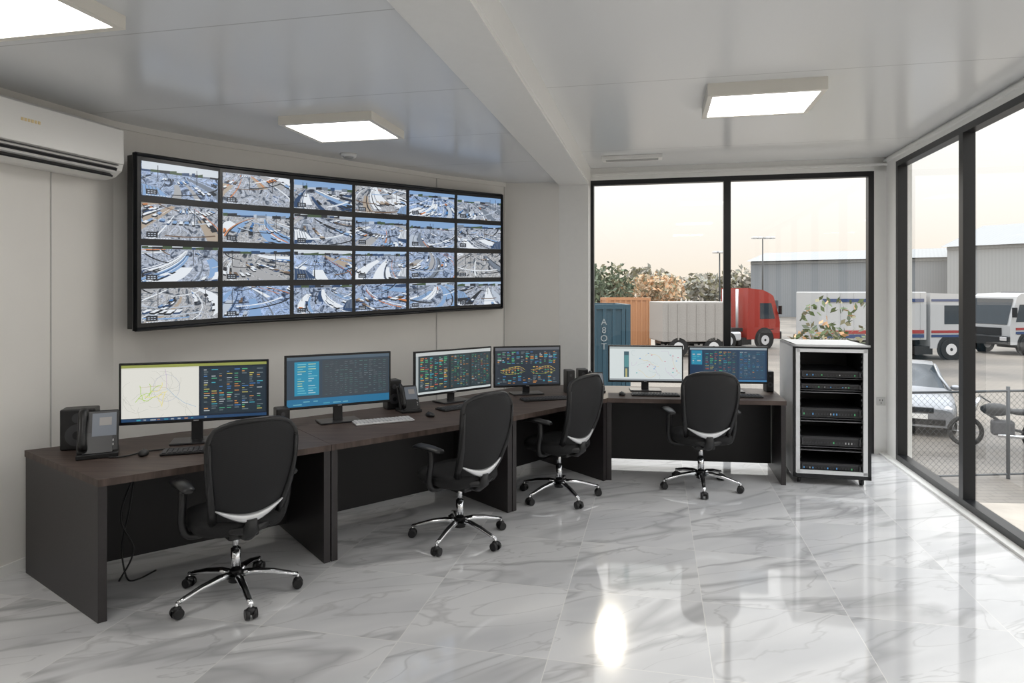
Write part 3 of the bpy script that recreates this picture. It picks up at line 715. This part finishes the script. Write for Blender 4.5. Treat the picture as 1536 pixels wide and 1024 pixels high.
    for sg in (-1, 1):
        w.tube(catm3([(sg * 0.12, 0.0, 0.395), (sg * 0.25, 0.0, 0.40), (sg * 0.285, -0.005, 0.47), (sg * 0.29, -0.03, 0.58), (sg * 0.285, -0.02, 0.665)], 5), 0.021, m_black, 10)
        pad = []
        for (yy, hw_, hh, zz) in ((-0.13, 0.020, 0.008, 0.672), (-0.11, 0.036, 0.016, 0.676), (0.0, 0.046, 0.019, 0.682), (0.10, 0.044, 0.018, 0.682), (0.135, 0.034, 0.013, 0.672), (0.145, 0.015, 0.006, 0.665)):
            pad.append([(sg * 0.283 + hw_ * math.cos(t * math.pi / 6), yy, zz + hh * math.sin(t * math.pi / 6)) for t in range(12)])
        w.loft(pad, m_black)
    return w.obj((c[0], c[1], 0.0), rz)
chair((-1.57, 3.79), (-0.66, 0.75), 0.30)
chair((-0.365, 4.66), (-0.74, 0.67), 0.55)
chair((0.395, 5.60), (-0.76, 0.65), 0.1)
chair((1.66, 5.86), (-0.02, 1.0), 0.75)

# ------------------------------------------------------------ server rack
w = MB('server_rack'); W_, D_, H_ = 0.645, 0.64, 1.25
zb_ = 0.07
t = 0.03
w.box((t / 2, D_ / 2, (zb_ + H_) / 2), (t, D_, H_ - zb_), m_rackw, bev=0.004); w.box((W_ - t / 2, D_ / 2, (zb_ + H_) / 2), (t, D_, H_ - zb_), m_rackw, bev=0.004)
w.box((W_ / 2, D_ / 2, H_ - t / 2), (W_, D_, t), m_rackw, bev=0.004)
w.box((W_ / 2, D_ - 0.01, (zb_ + H_) / 2), (W_ - 2 * t, 0.02, H_ - zb_ - 2 * t), m_rackin); w.box((W_ / 2, D_ / 2, zb_ + t / 2), (W_ - 2 * t + 0.002, D_ - 0.01, t), m_rackin)
for x in (t + 0.004, W_ - t - 0.004): w.box((x, D_ / 2, (zb_ + H_) / 2), (0.006, D_ - 0.04, H_ - zb_ - 2 * t), m_rackin)
fy_ = -0.012
for (x, z, a, b_) in ((0.010, (zb_ + H_) / 2 - 0.01, 0.02, H_ - zb_ - 0.02), (W_ - 0.016, (zb_ + H_) / 2 - 0.01, 0.03, H_ - zb_ - 0.02), (W_ / 2, H_ - 0.028, W_, 0.016), (W_ / 2, zb_ + 0.012, W_, 0.035)):
    w.box((x, fy_, z), (a, 0.022, b_), m_frame)
for (x, z, a, b_) in ((0.040, (zb_ + H_) / 2, 0.034, H_ - zb_ - 0.07), (W_ - 0.048, (zb_ + H_) / 2, 0.034, H_ - zb_ - 0.07), (W_ / 2, H_ - 0.052, W_ - 0.06, 0.030), (W_ / 2, zb_ + 0.045, W_ - 0.06, 0.030)):
    w.box((x, fy_ - 0.003, z), (a, 0.024, b_), m_rackw)
def leds(z, n, x0, x1, h=0.008):
    for k in range(n):
        w.box((x0 + (x1 - x0) * k / n, 0.016, z), (0.008, 0.004, h), random.choice([m_keyd, m_key, em((0.1, 0.5, 0.2), 0.8), em((0.1, 0.35, 0.7), 0.8), m_keyd, m_keyd, m_keyd]))
m_unit = mat('rack_unit', (0.018, 0.018, 0.02), 0.3)
for z, h in ((0.985, 0.06), (0.875, 0.045), (0.64, 0.085), (0.385, 0.085), (0.155, 0.07)):
    w.box((W_ / 2, 0.27, z - h / 2 - 0.012), (W_ - 0.09, 0.5, 0.008), m_keyd)
    w.box((W_ / 2, 0.27, z), (W_ - 0.13, 0.5, h), m_unit, bev=0.004)
    w.box((W_ / 2, 0.020, z + h * 0.30), (W_ - 0.15, 0.006, h * 0.12), m_keyd)
    leds(z - h * 0.15, 18, 0.10, W_ - 0.10, h * 0.2)
    for x in (0.085, W_ - 0.085): w.box((x, 0.010, z), (0.012, 0.02, h * 0.7), m_keyd)
for z in (0.82, 0.56, 0.30):
    w.box((W_ / 2, 0.2, z), (W_ - 0.08, 0.36, 0.006), mat('shelf_grey', (0.16, 0.16, 0.17), 0.4))
for k in range(22):
    z = 0.14 + k * 0.048
    for x in (0.066, W_ - 0.072): w.box((x, 0.004, z), (0.008, 0.004, 0.018), m_keyd)
for x, y in ((0.06, 0.06), (W_ - 0.06, 0.06), (0.06, D_ - 0.06), (W_ - 0.06, D_ - 0.06)):
    w.cyl((x - 0.014, y, 0.033), (x + 0.014, y, 0.033), 0.033, m_black); w.box((x, y, 0.06), (0.04, 0.05, 0.024), m_black)
w.obj((2.525, 6.0, 0), -ANG)

# ================================================================= exterior
GZ = -1.6
def ground_mat():
    m, nt, b, o = nt_new('yard_ground')
    tc = node(nt, 'ShaderNodeTexCoord')
    n = node(nt, 'ShaderNodeTexNoise', i_Vector=tc.outputs['Object'], i_Scale=0.25, i_Detail=8.0)
    c = ramp(nt, n.outputs[0], [(0.35, (0.12, 0.108, 0.095)), (0.65, (0.25, 0.22, 0.185))])
    br_ = node(nt, 'ShaderNodeTexBrick', i_Vector=tc.outputs['Object'], i_Scale=1.6)
    br_.inputs['Color1'].default_value = (1, 1, 1, 1); br_.inputs['Color2'].default_value = (0.9, 0.9, 0.9, 1); br_.inputs['Mortar'].default_value = (0.6, 0.6, 0.6, 1)
    br_.inputs['Mortar Size'].default_value = 0.015
    c = mixc(nt, 1.0, c, br_.outputs[0], 'MULTIPLY')
    nt.links.new(c, b.inputs['Base Color']); b.inputs['Roughness'].default_value = 0.55
    return m
w = MB('ground'); w.prism([(-90, -30), (160, -30), (160, 220), (-90, 220)], GZ - 0.2, GZ, ground_mat()); w.obj()
w = MB('foundation'); w.prism([(-4.3, -1.6), (1.3, -2.8), (3.5, 6.5), (0.2, 7.1), (-2.6, 4.5)], GZ, -0.152, mat('concrete', (0.4, 0.39, 0.37), 0.8, noise=0.1)); w.obj()
w = MB('paving'); w.prism([(3.0, 2), (16, 0), (18, 9.6), (4.2, 10.6)], GZ, GZ + 0.03, mat('paving_pale', (0.38, 0.34, 0.29), 0.7, noise=0.12, nscale=2)); w.obj()

def ribbed(name, c1, c2, scale, axis='X'):
    m, nt, b, o = nt_new(name)
    tc = node(nt, 'ShaderNodeTexCoord')
    wv = node(nt, 'ShaderNodeTexWave', i_Vector=tc.outputs['Object'], i_Scale=scale); wv.bands_direction = axis
    n = node(nt, 'ShaderNodeTexNoise', i_Vector=tc.outputs['Object'], i_Scale=0.4, i_Detail=4.0)
    c = mixc(nt, mth(nt, 'MULTIPLY', wv.outputs[1], 0.7), c1, c2)
    c = mixc(nt, mth(nt, 'MULTIPLY', n.outputs[0], 0.25), c, tuple(x * 0.7 for x in c1))
    nt.links.new(c, b.inputs['Base Color']); b.inputs['Roughness'].default_value = 0.5
    return m
def warehouse(c, rz, W, D, H, ridge, mw, mr, name='warehouse'):
    w = MB(name)
    pr = [(0, 0), (0, H), (D / 2, H + ridge), (D, H), (D, 0)]
    w.face([(0, y, z) for y, z in pr], mw); w.face([(W, y, z) for y, z in pr], mw)
    w.face([(0, 0, 0), (W, 0, 0), (W, 0, H), (0, 0, H)], mw); w.face([(0, D, 0), (W, D, 0), (W, D, H), (0, D, H)], mw)
    e = 0.5
    for y0_, z0_, y1_, z1_ in ((-e, H - e * ridge / (D / 2), D / 2, H + ridge), (D + e, H - e * ridge / (D / 2), D / 2, H + ridge)):
        w.face([(-e, y0_, z0_ + .1), (W + e, y0_, z0_ + .1), (W + e, y1_, z1_ + .1), (-e, y1_, z1_ + .1)], mr)
    mdk = mat('warehouse_window', (0.07, 0.08, 0.09), 0.3)
    for k in range(int(W / 5)):
        w.box((2.5 + k * 5, -0.04, H * 0.22), (1.6, 0.08, 1.0), mdk)
    for k in range(int(D / 6)):
        w.box((-0.04, 3 + k * 6, H * 0.3), (0.08, 2.0, 1.2), mdk)
    w.box((W / 2, -0.06, H - 0.2), (W, 0.12, 0.3), mr)
    return w.obj((c[0], c[1], GZ), rz)
mwg = ribbed('cladding_grey', (0.23, 0.25, 0.27), (0.27, 0.29, 0.31), 1.2)
mwr = ribbed('roof_pale', (0.28, 0.295, 0.305), (0.33, 0.345, 0.355), 0.8)
warehouse((30.8, 86), -0.55, 45, 24, 7.0, 1.6, mwg, mwr)
warehouse((47, 72), -0.9, 60, 26, 8.0, 3.0, ribbed('cladding_light', (0.32, 0.335, 0.345), (0.37, 0.385, 0.395), 1.0), mwr)
mct = ribbed('container_blue', (0.022, 0.065, 0.095), (0.035, 0.095, 0.135), 6.0)
mco = ribbed('container_orange_lit', (0.48, 0.22, 0.10), (0.56, 0.30, 0.16), 6.0)  # orange is warm light painted in as the container colour
def container(c, rz, L, m, txt=None):
    w = MB('shipping_container'); H, D = 2.9, 2.44
    w.box((L / 2, D / 2, H / 2), (L - 0.1, D - 0.1, H - 0.1), m)
    for x in (0.06, L - 0.06):
        for y in (0.06, D - 0.06): w.box((x, y, H / 2), (0.14, 0.14, H), m)
    for z in (0.07, H - 0.07):
        for y in (0.06, D - 0.06): w.box((L / 2, y, z), (L, 0.12, 0.14), m)
        for x in (0.06, L - 0.06): w.box((x, D / 2, z), (0.12, D, 0.14), m)
    n = int(L / 0.28)
    for k in range(n): w.box((0.2 + k * (L - 0.4) / (n - 1), 0.03, H / 2), (0.10, 0.05, H - 0.25), m)
    for y in (0.55, 0.95, 1.45, 1.85): w.cyl((L + 0.01, y, 0.1), (L + 0.01, y, H - 0.1), 0.025, m_silver, seg=8)
    o = w.obj((c[0], c[1], GZ), rz)
    if txt:
        for k, ch in enumerate(txt):
            cu = bpy.data.curves.new('marking', 'FONT'); cu.body = ch; cu.size = 0.27; cu.extrude = 0.004; cu.align_x = 'CENTER'
            t_ = bpy.data.objects.new('container_marking', cu); sc.collection.objects.link(t_)
            cu.materials.append(mat('marking_white', (0.28, 0.31, 0.32), 0.5))
            t_.parent = o; t_.location = (L - 0.80, -0.012, H - 0.62 - k * 0.25); t_.rotation_euler = (math.pi / 2, 0, 0)
    return o
container((-2.0, 20.3), 0.0, 5.6, mct, 'A8OT')
container((5.3, 37.5), 0.0, 2.5, mco)  # added stand-in for the orange-lit end of the blue container

def wheel(w, c, r, wd, ax=(0, 1, 0)):
    a = Vector(ax) * wd / 2; c = Vector(c)
    w.cyl(c - a, c + a, r, m_tire, seg=24); w.cyl(c - a * 1.04, c + a * 1.04, r * 0.55, m_silver, seg=16); w.cyl(c - a * 1.08, c + a * 1.08, r * 0.15, m_black, seg=10)
m_win = mat('vehicle_glass', (0.03, 0.04, 0.05), 0.08)
def lorry(c, rz, body, boxm, L=8.5, boxed=True, stripes=None, name='box_truck'):
    w = MB(name)   # front toward -x
    if boxed: prof = [(0.0, 0.55), (-0.02, 1.5), (0.12, 2.05), (0.45, 3.0), (0.7, 3.15), (2.1, 3.2), (2.1, 0.55)]
    else: prof = [(0.0, 0.55), (-0.02, 1.5), (0.12, 2.05), (0.45, 3.0), (0.7, 3.15), (1.2, 3.35), (2.2, 3.45), (2.3, 0.55)]
    w.loft([[(x, y, z) for x, z in prof] for y in (-1.2, 1.2)], body, smooth=False)
    w.face([(-0.04, -1.05, 1.58), (-0.04, 1.05, 1.58), (0.37, 1.05, 2.9), (0.37, -1.05, 2.9)], m_win)
    for y in (-1.205, 1.205):
        w.face([(0.35, y, 1.7), (1.4, y, 1.7), (1.4, y, 2.6), (0.6, y, 2.6)], m_win)
        w.box((0.1, y * 1.12, 2.2), (0.08, 0.25, 0.5), m_black, bev=0.02)
        w.box((0.9, y, 1.1), (0.9, 0.02, 0.05), m_black)
        w.cyl((1.1, y * 0.995, 0.55), (1.1, y * 1.01, 0.55), 0.66, m_black, seg=20)
        for z, col in (stripes or []): w.box((1.2, y * 1.005, z), (1.7, 0.02, 0.12), col)
    w.box((-0.06, 0, 0.75), (0.2, 2.4, 0.45), m_black, bev=0.05); w.box((-0.03, 0, 1.2), (0.06, 1.5, 0.4), m_black, bev=0.02)
    for y in (-0.95, 0.95): w.box((-0.16, y, 0.85), (0.06, 0.35, 0.2), m_silver, bev=0.02)
    w.box((L / 2, 0, 0.8), (L - 0.5, 0.9, 0.25), m_black)
    if boxed:
        w.box(((2.3 + L) / 2, 0, 2.1), (L - 2.3, 2.45, 2.3), boxm, bev=0.04)
        for sy in (-1, 1):
            for k in range(8): w.box((2.6 + k * (L - 2.9) / 7, sy * 1.235, 2.1), (0.05, 0.03, 2.2), boxm)
            for z, col in (stripes or []): w.box(((2.4 + L) / 2, sy * 1.245, z), (L - 2.5, 0.04, 0.16), col)
    else:
        w.box(((2.5 + L) / 2, 0, 1.1), (L - 2.6, 2.3, 0.2), m_black); w.cyl((2.5, 0.6, 1.0), (2.5, 0.6, 3.4), 0.08, m_silver); w.cyl((2.5, -0.6, 1.0), (2.5, -0.6, 3.4), 0.08, m_silver)
        w.box((4.0, 0, 1.35), (1.0, 1.0, 0.18), m_black); w.box((3.2, -1.0, 0.75), (1.0, 0.5, 0.5), m_silver, bev=0.1); w.box((3.2, 1.0, 0.75), (1.0, 0.5, 0.5), m_silver, bev=0.1)
    for x in (1.1, L - 2.4, L - 1.1):
        for y in (-1.12, 1.12): wheel(w, (x, y, 0.5), 0.5, 0.32)
    w.box((2.4, 0, 0.45), (0.9, 2.3, 0.4), m_black)
    return w.obj((c[0], c[1], GZ), rz)
m_red = mat('truck_red', (0.30, 0.030, 0.02), 0.3); m_vw = mat('vehicle_white', (0.46, 0.47, 0.48), 0.3)
m_blue = mat('stripe_blue', (0.02, 0.05, 0.15), 0.4); m_redb = mat('stripe_red', (0.30, 0.03, 0.03), 0.4)
lorry((15.0, 39.5), math.radians(200), m_red, m_red, 6.0, False, name='semi_truck')
lorry((22.0, 33.2), math.radians(184), m_vw, m_vw, 7.5, True, [(1.35, m_redb), (1.15, m_blue), (2.85, m_blue)])
lorry((25.0, 35.0), 0.25, m_vw, mat('truck_dark', (0.05, 0.055, 0.065), 0.4), 9.0, True, [(1.35, m_redb), (1.15, m_blue)])
w = MB('trailer')
m_tg = mat('trailer_grey', (0.34, 0.32, 0.30), 0.5, noise=0.1)
w.box((1.75, 0, 1.75), (3.5, 2.4, 2.0), m_tg, bev=0.05)
w.box((1.75, 0, 0.7), (3.3, 1.0, 0.2), m_black)
for x in (0.8, 2.6):
    for y in (-1.05, 1.05): wheel(w, (x, y, 0.48), 0.48, 0.3)
for k in range(7): w.box((0.3 + k * .48, -1.22, 1.75), (0.06, 0.05, 1.8), m_tg)
w.obj((7.4, 34.3, GZ), 0.08)

def car(c, rz, paint):
    w = MB('car')
    st = [(-2.12, .72, .60, .62, .63), (-2.05, .82, .88, .64, .93), (-1.75, .86, .95, .63, 1.20), (-1.35, .88, .95, .62, 1.42), (-.6, .88, .94, .62, 1.48), (.15, .88, .93, .62, 1.45),
          (.55, .88, .93, .66, 1.22), (1.0, .88, .93, .72, .98), (1.5, .87, .86, .70, .90), (1.95, .83, .76, .66, .80), (2.12, .74, .58, .60, .62)]
    def sec(s, sg): x, wd, hb, wr, hr = s; return [(x, sg * wd * .93, .22), (x, sg * wd, .45), (x, sg * wd, (.45 + hb) / 2), (x, sg * wd * .96, hb), (x, sg * wr, hr), (x, 0, hr + .03)]
    for sg in (-1, 1):
        for a, b_ in zip(st, st[1:]):
            A = sec(a, sg); B_ = sec(b_, sg)
            for k in range(5):
                m_ = paint
                if k == 3 and a[0] >= -2.05 and b_[0] <= 1.01 and (a[4] - a[2] > .2 or b_[4] - b_[2] > .2): m_ = m_win
                if k == 4 and ((.15 <= a[0] and b_[0] <= 1.01) or (b_[0] <= -1.3 and a[0] >= -2.06)): m_ = m_win
                w.face([A[k], B_[k], B_[k + 1], A[k + 1]], m_, smooth=True)
        for x in (-.6, .15): w.tube([(x, sg * .86, .94), (x, sg * .625, 1.465)], .03, paint, 6)
        w.tube([(1.0, sg * .84, .94), (.55, sg * .68, 1.21), (.15, sg * .62, 1.46)], .035, paint, 6)
        w.ell((2.0, sg * .62, .62), (.10, .17, .09), m_silver, 12); w.box((2.05, sg * .62, .38), (.1, .22, .08), m_black, bev=.02)
        w.ell((.75, sg * .98, .98), (.08, .11, .07), paint, 10)
        for x in (-1.32, 1.32): wheel(w, (x, sg * .78, .32), .32, .22); w.cyl((x, sg * .86, .34), (x, sg * .885, .34), .37, m_black, seg=20)
        for x in (-1.32, 1.32): w.cyl((x, sg * .885, .32), (x, sg * .895, .32), .22, m_silver, seg=16)
    for s in (st[0], st[-1]):
        a, b_ = sec(s, -1), sec(s, 1); w.face(a + b_[::-1][1:], paint)
    w.box((2.11, 0, .60), (.05, .75, .13), m_black, bev=.02); w.box((2.10, 0, .34), (.08, 1.2, .14), m_black, bev=.02); w.box((2.15, 0, .46), (.02, .5, .11), m_white)
    w.face([(-2.1, -.8, .22), (2.1, -.8, .22), (2.1, .8, .22), (-2.1, .8, .22)], m_black)
    return w.obj((c[0], c[1], GZ), rz, weld=True)
car((10.15, 17.2), math.atan2(-0.90, -0.43), mat('car_silver', (0.33, 0.34, 0.36), 0.25, 0.5))
w = MB('motorcycle')
for x in (-0.65, 0.65):
    pts = [(x + 0.29 * math.cos(a * math.pi / 12), 0, 0.32 + 0.29 * math.sin(a * math.pi / 12)) for a in range(25)]
    w.tube(pts, 0.045, m_tire, 8); w.cyl((x, -0.05, 0.32), (x, 0.05, 0.32), 0.06, m_silver)
    for a in range(8): w.cyl((x, 0, 0.32), (x + 0.27 * math.cos(a * math.pi / 4), 0, 0.32 + 0.27 * math.sin(a * math.pi / 4)), 0.006, m_silver, seg=6)
w.ell((0.12, 0, 0.82), (0.28, 0.14, 0.14), m_black, 14); w.ell((-0.35, 0, 0.80), (0.33, 0.13, 0.07), m_black, 14); w.box((0, 0, 0.45), (0.4, 0.24, 0.32), m_keyd, bev=0.05)
w.tube([(0.65, 0.09, 0.32), (0.45, 0.09, 0.95), (0.40, 0.05, 1.05)], 0.025, m_chrome, 8); w.tube([(0.65, -0.09, 0.32), (0.45, -0.09, 0.95), (0.40, -0.05, 1.05)], 0.025, m_chrome, 8)
w.tube([(0.28, -0.38, 1.02), (0.38, -0.15, 1.08), (0.38, 0.15, 1.08), (0.28, 0.38, 1.02)], 0.015, m_black, 8)
w.ell((0.52, 0, 0.92), (0.10, 0.10, 0.11), m_silver, 12); w.tube([(-0.9, 0.12, 0.38), (-0.3, 0.13, 0.3), (0.1, 0.1, 0.3)], 0.04, m_chrome, 8)
w.tube([(-0.65, 0, 0.32), (-0.2, 0, 0.42), (0.3, 0, 0.75)], 0.03, m_black, 8)
w.obj((10.3, 14.0, GZ), 2.7)
m_fence = mat('fence_metal', (0.06, 0.065, 0.07), 0.5, 0.3)
w = MB('chain_link_fence')
FL, FH = 10.0, 1.55
for x in range(0, 11, 2): w.cyl((x, 0, 0), (x, 0, FH + 0.08), 0.03, m_fence, seg=8)
w.cyl((0, 0, FH), (FL, 0, FH), 0.022, m_fence, seg=8); w.cyl((0, 0, 0.08), (FL, 0, 0.08), 0.018, m_fence, seg=8)
sp = 0.11; k = -FH
while k < FL:
    for sg in (0, 1):
        x0, x1 = k, k + FH; z0_, z1_ = 0.08, FH
        if x0 < 0: z0_ += -x0; x0 = 0
        if x1 > FL: z1_ -= (x1 - FL); x1 = FL
        if x1 > x0:
            a, b_ = (x0, z0_), (x1, z1_)
            if sg: a, b_ = (FL - x0, z0_), (FL - x1, z1_)
            w.box(((a[0] + b_[0]) / 2, 0, (a[1] + b_[1]) / 2), (math.hypot(a[0] - b_[0], a[1] - b_[1]), 0.003, 0.003), m_fence, R=Matrix.Rotation(-math.atan2(b_[1] - a[1], b_[0] - a[0]), 3, 'Y'))
    k += sp
w.obj((4.8, 11.4, GZ), 0.10)
def pole(c, h, arms):
    w = MB('street_lamp'); w.cyl((0, 0, 0), (0, 0, h), 0.10, m_fence, 0.06, seg=10); w.cyl((-arms, 0, h), (arms, 0, h), 0.05, m_fence, seg=8)
    for x in (-arms, -arms * 0.4, arms * 0.4, arms): w.box((x, -0.2, h), (0.5, 0.7, 0.2), m_silver, bev=0.05)
    w.box((0, 0, 0.15), (0.5, 0.5, 0.3), m_fence); return w.obj((c[0], c[1], GZ))
pole((21.8, 70), 7.3, 0.5); pole((28.2, 75), 9.2, 1.0)
def tree(name, c, h, r, cols, n=900, leaf=0.3, trunk=True, zbase=GZ):
    w = MB(name)
    if trunk:
        w.tube([(0, 0, 0), (0.03 * h, 0, h * 0.3), (-0.02 * h, 0.02 * h, h * 0.6)], [0.05 * r, 0.04 * r, 0.02 * r], mat('bark', (0.12, 0.08, 0.05), 0.9), 8)
        for k in range(7):
            a = k * 0.9; w.tube([(0, 0, h * (0.3 + 0.04 * k)), (math.cos(a) * r * .35, math.sin(a) * r * .35, h * 0.55), (math.cos(a) * r * .65, math.sin(a) * r * .65, h * 0.72)], [0.02 * r, 0.014 * r, 0.006 * r], mat('bark', (0, 0, 0)), 6)
    bl_ = [(random.uniform(-.6, .6) * r, random.uniform(-.6, .6) * r, h * random.uniform(.45, .82), random.uniform(.35, .6) * r) for _ in range(9)]
    for _ in range(n):
        bx, by, bz_, brr = random.choice(bl_)
        d = Vector((random.gauss(0, 1), random.gauss(0, 1), random.gauss(0, 1))).normalized() * brr * random.uniform(0.6, 1.0)
        p = Vector((bx, by, bz_)) + d; a = Vector((random.gauss(0, 1), random.gauss(0, 1), random.gauss(0, 1))).normalized() * leaf
        b_ = a.cross(Vector((random.gauss(0, 1), random.gauss(0, 1), random.gauss(0, 1)))).normalized() * leaf * 0.5
        w.face([p - a, p - b_, p + a, p + b_], random.choice(cols))
    return w.obj((c[0], c[1], zbase), recalc=False)
g1 = mat('leaf_green', (0.16, 0.20, 0.12), 0.7); g2 = mat('leaf_dark', (0.12, 0.15, 0.10), 0.7); g3 = mat('leaf_olive', (0.26, 0.24, 0.15), 0.7)  # leaf colours are paled: outdoor haze is painted into them
o1 = mat('leaf_orange', (0.58, 0.34, 0.18), 0.7); o2 = mat('leaf_tan', (0.58, 0.45, 0.31), 0.7)
tree('tree', (7.3, 56), 5.6, 3.4, [g1, g2, g3], 1500, 0.25)
tree('tree', (4.6, 52), 6.0, 3.2, [g1, g2, g2], 1300, 0.25)
tree('tree', (14.0, 70), 4.6, 3.4, [o1, o2, g3], 1200, 0.30)
tree('tree', (17.5, 80), 4.6, 3.4, [o1, o2, o2], 1200, 0.30)
tree('tree', (12.0, 82), 4.4, 3.0, [o2, g3, o1], 1000, 0.30)
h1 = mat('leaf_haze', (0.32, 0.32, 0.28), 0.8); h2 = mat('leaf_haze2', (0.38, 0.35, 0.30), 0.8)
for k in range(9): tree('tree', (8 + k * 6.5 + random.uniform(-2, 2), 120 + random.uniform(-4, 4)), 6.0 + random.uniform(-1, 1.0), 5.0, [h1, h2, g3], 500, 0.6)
gs = mat('shrub_green', (0.09, 0.13, 0.045), 0.6)
tree('shrub', (6.1, 12.6), 3.45, 1.10, [gs, gs, g3, g2, gs, o1], 560, 0.08)

# ------------------------------------------------------------ world + sun
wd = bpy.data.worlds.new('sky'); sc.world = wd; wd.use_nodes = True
nt = wd.node_tree; nt.nodes.clear()
o = node(nt, 'ShaderNodeOutputWorld'); bg = node(nt, 'ShaderNodeBackground')
tc = node(nt, 'ShaderNodeTexCoord'); sx = node(nt, 'ShaderNodeSeparateXYZ', i_0=tc.outputs['Generated'])
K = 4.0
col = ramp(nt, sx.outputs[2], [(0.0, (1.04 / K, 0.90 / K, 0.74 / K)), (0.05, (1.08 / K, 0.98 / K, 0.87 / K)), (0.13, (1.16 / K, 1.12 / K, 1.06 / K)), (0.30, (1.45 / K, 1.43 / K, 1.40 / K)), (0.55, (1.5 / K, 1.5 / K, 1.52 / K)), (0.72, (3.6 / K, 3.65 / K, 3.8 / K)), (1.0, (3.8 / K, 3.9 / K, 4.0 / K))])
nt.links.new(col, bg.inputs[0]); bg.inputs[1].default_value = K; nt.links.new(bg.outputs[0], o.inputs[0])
ld = bpy.data.lights.new('sun', 'SUN'); ld.energy = 0.4; ld.angle = math.radians(1.3); ld.color = (1.0, 0.88, 0.70)
lo = bpy.data.objects.new('sun', ld); sc.collection.objects.link(lo)
az, el = math.radians(8.4), math.radians(27.2)
dv = Vector((math.sin(az) * math.cos(el), math.cos(az) * math.cos(el), math.sin(el)))
lo.rotation_euler = dv.to_track_quat('Z', 'Y').to_euler(); lo.location = dv * 30

# ------------------------------------------------------------ camera
cd = bpy.data.cameras.new('camera'); cd.sensor_width = 36; cd.lens = 1000 / 1536 * 36; cd.shift_y = -77 / 1536; cd.clip_end = 500
co = bpy.data.objects.new('camera', cd); sc.collection.objects.link(co); co.location = (0, 0, 1.735); co.rotation_euler = (math.pi / 2, 0, 0)
sc.camera = co
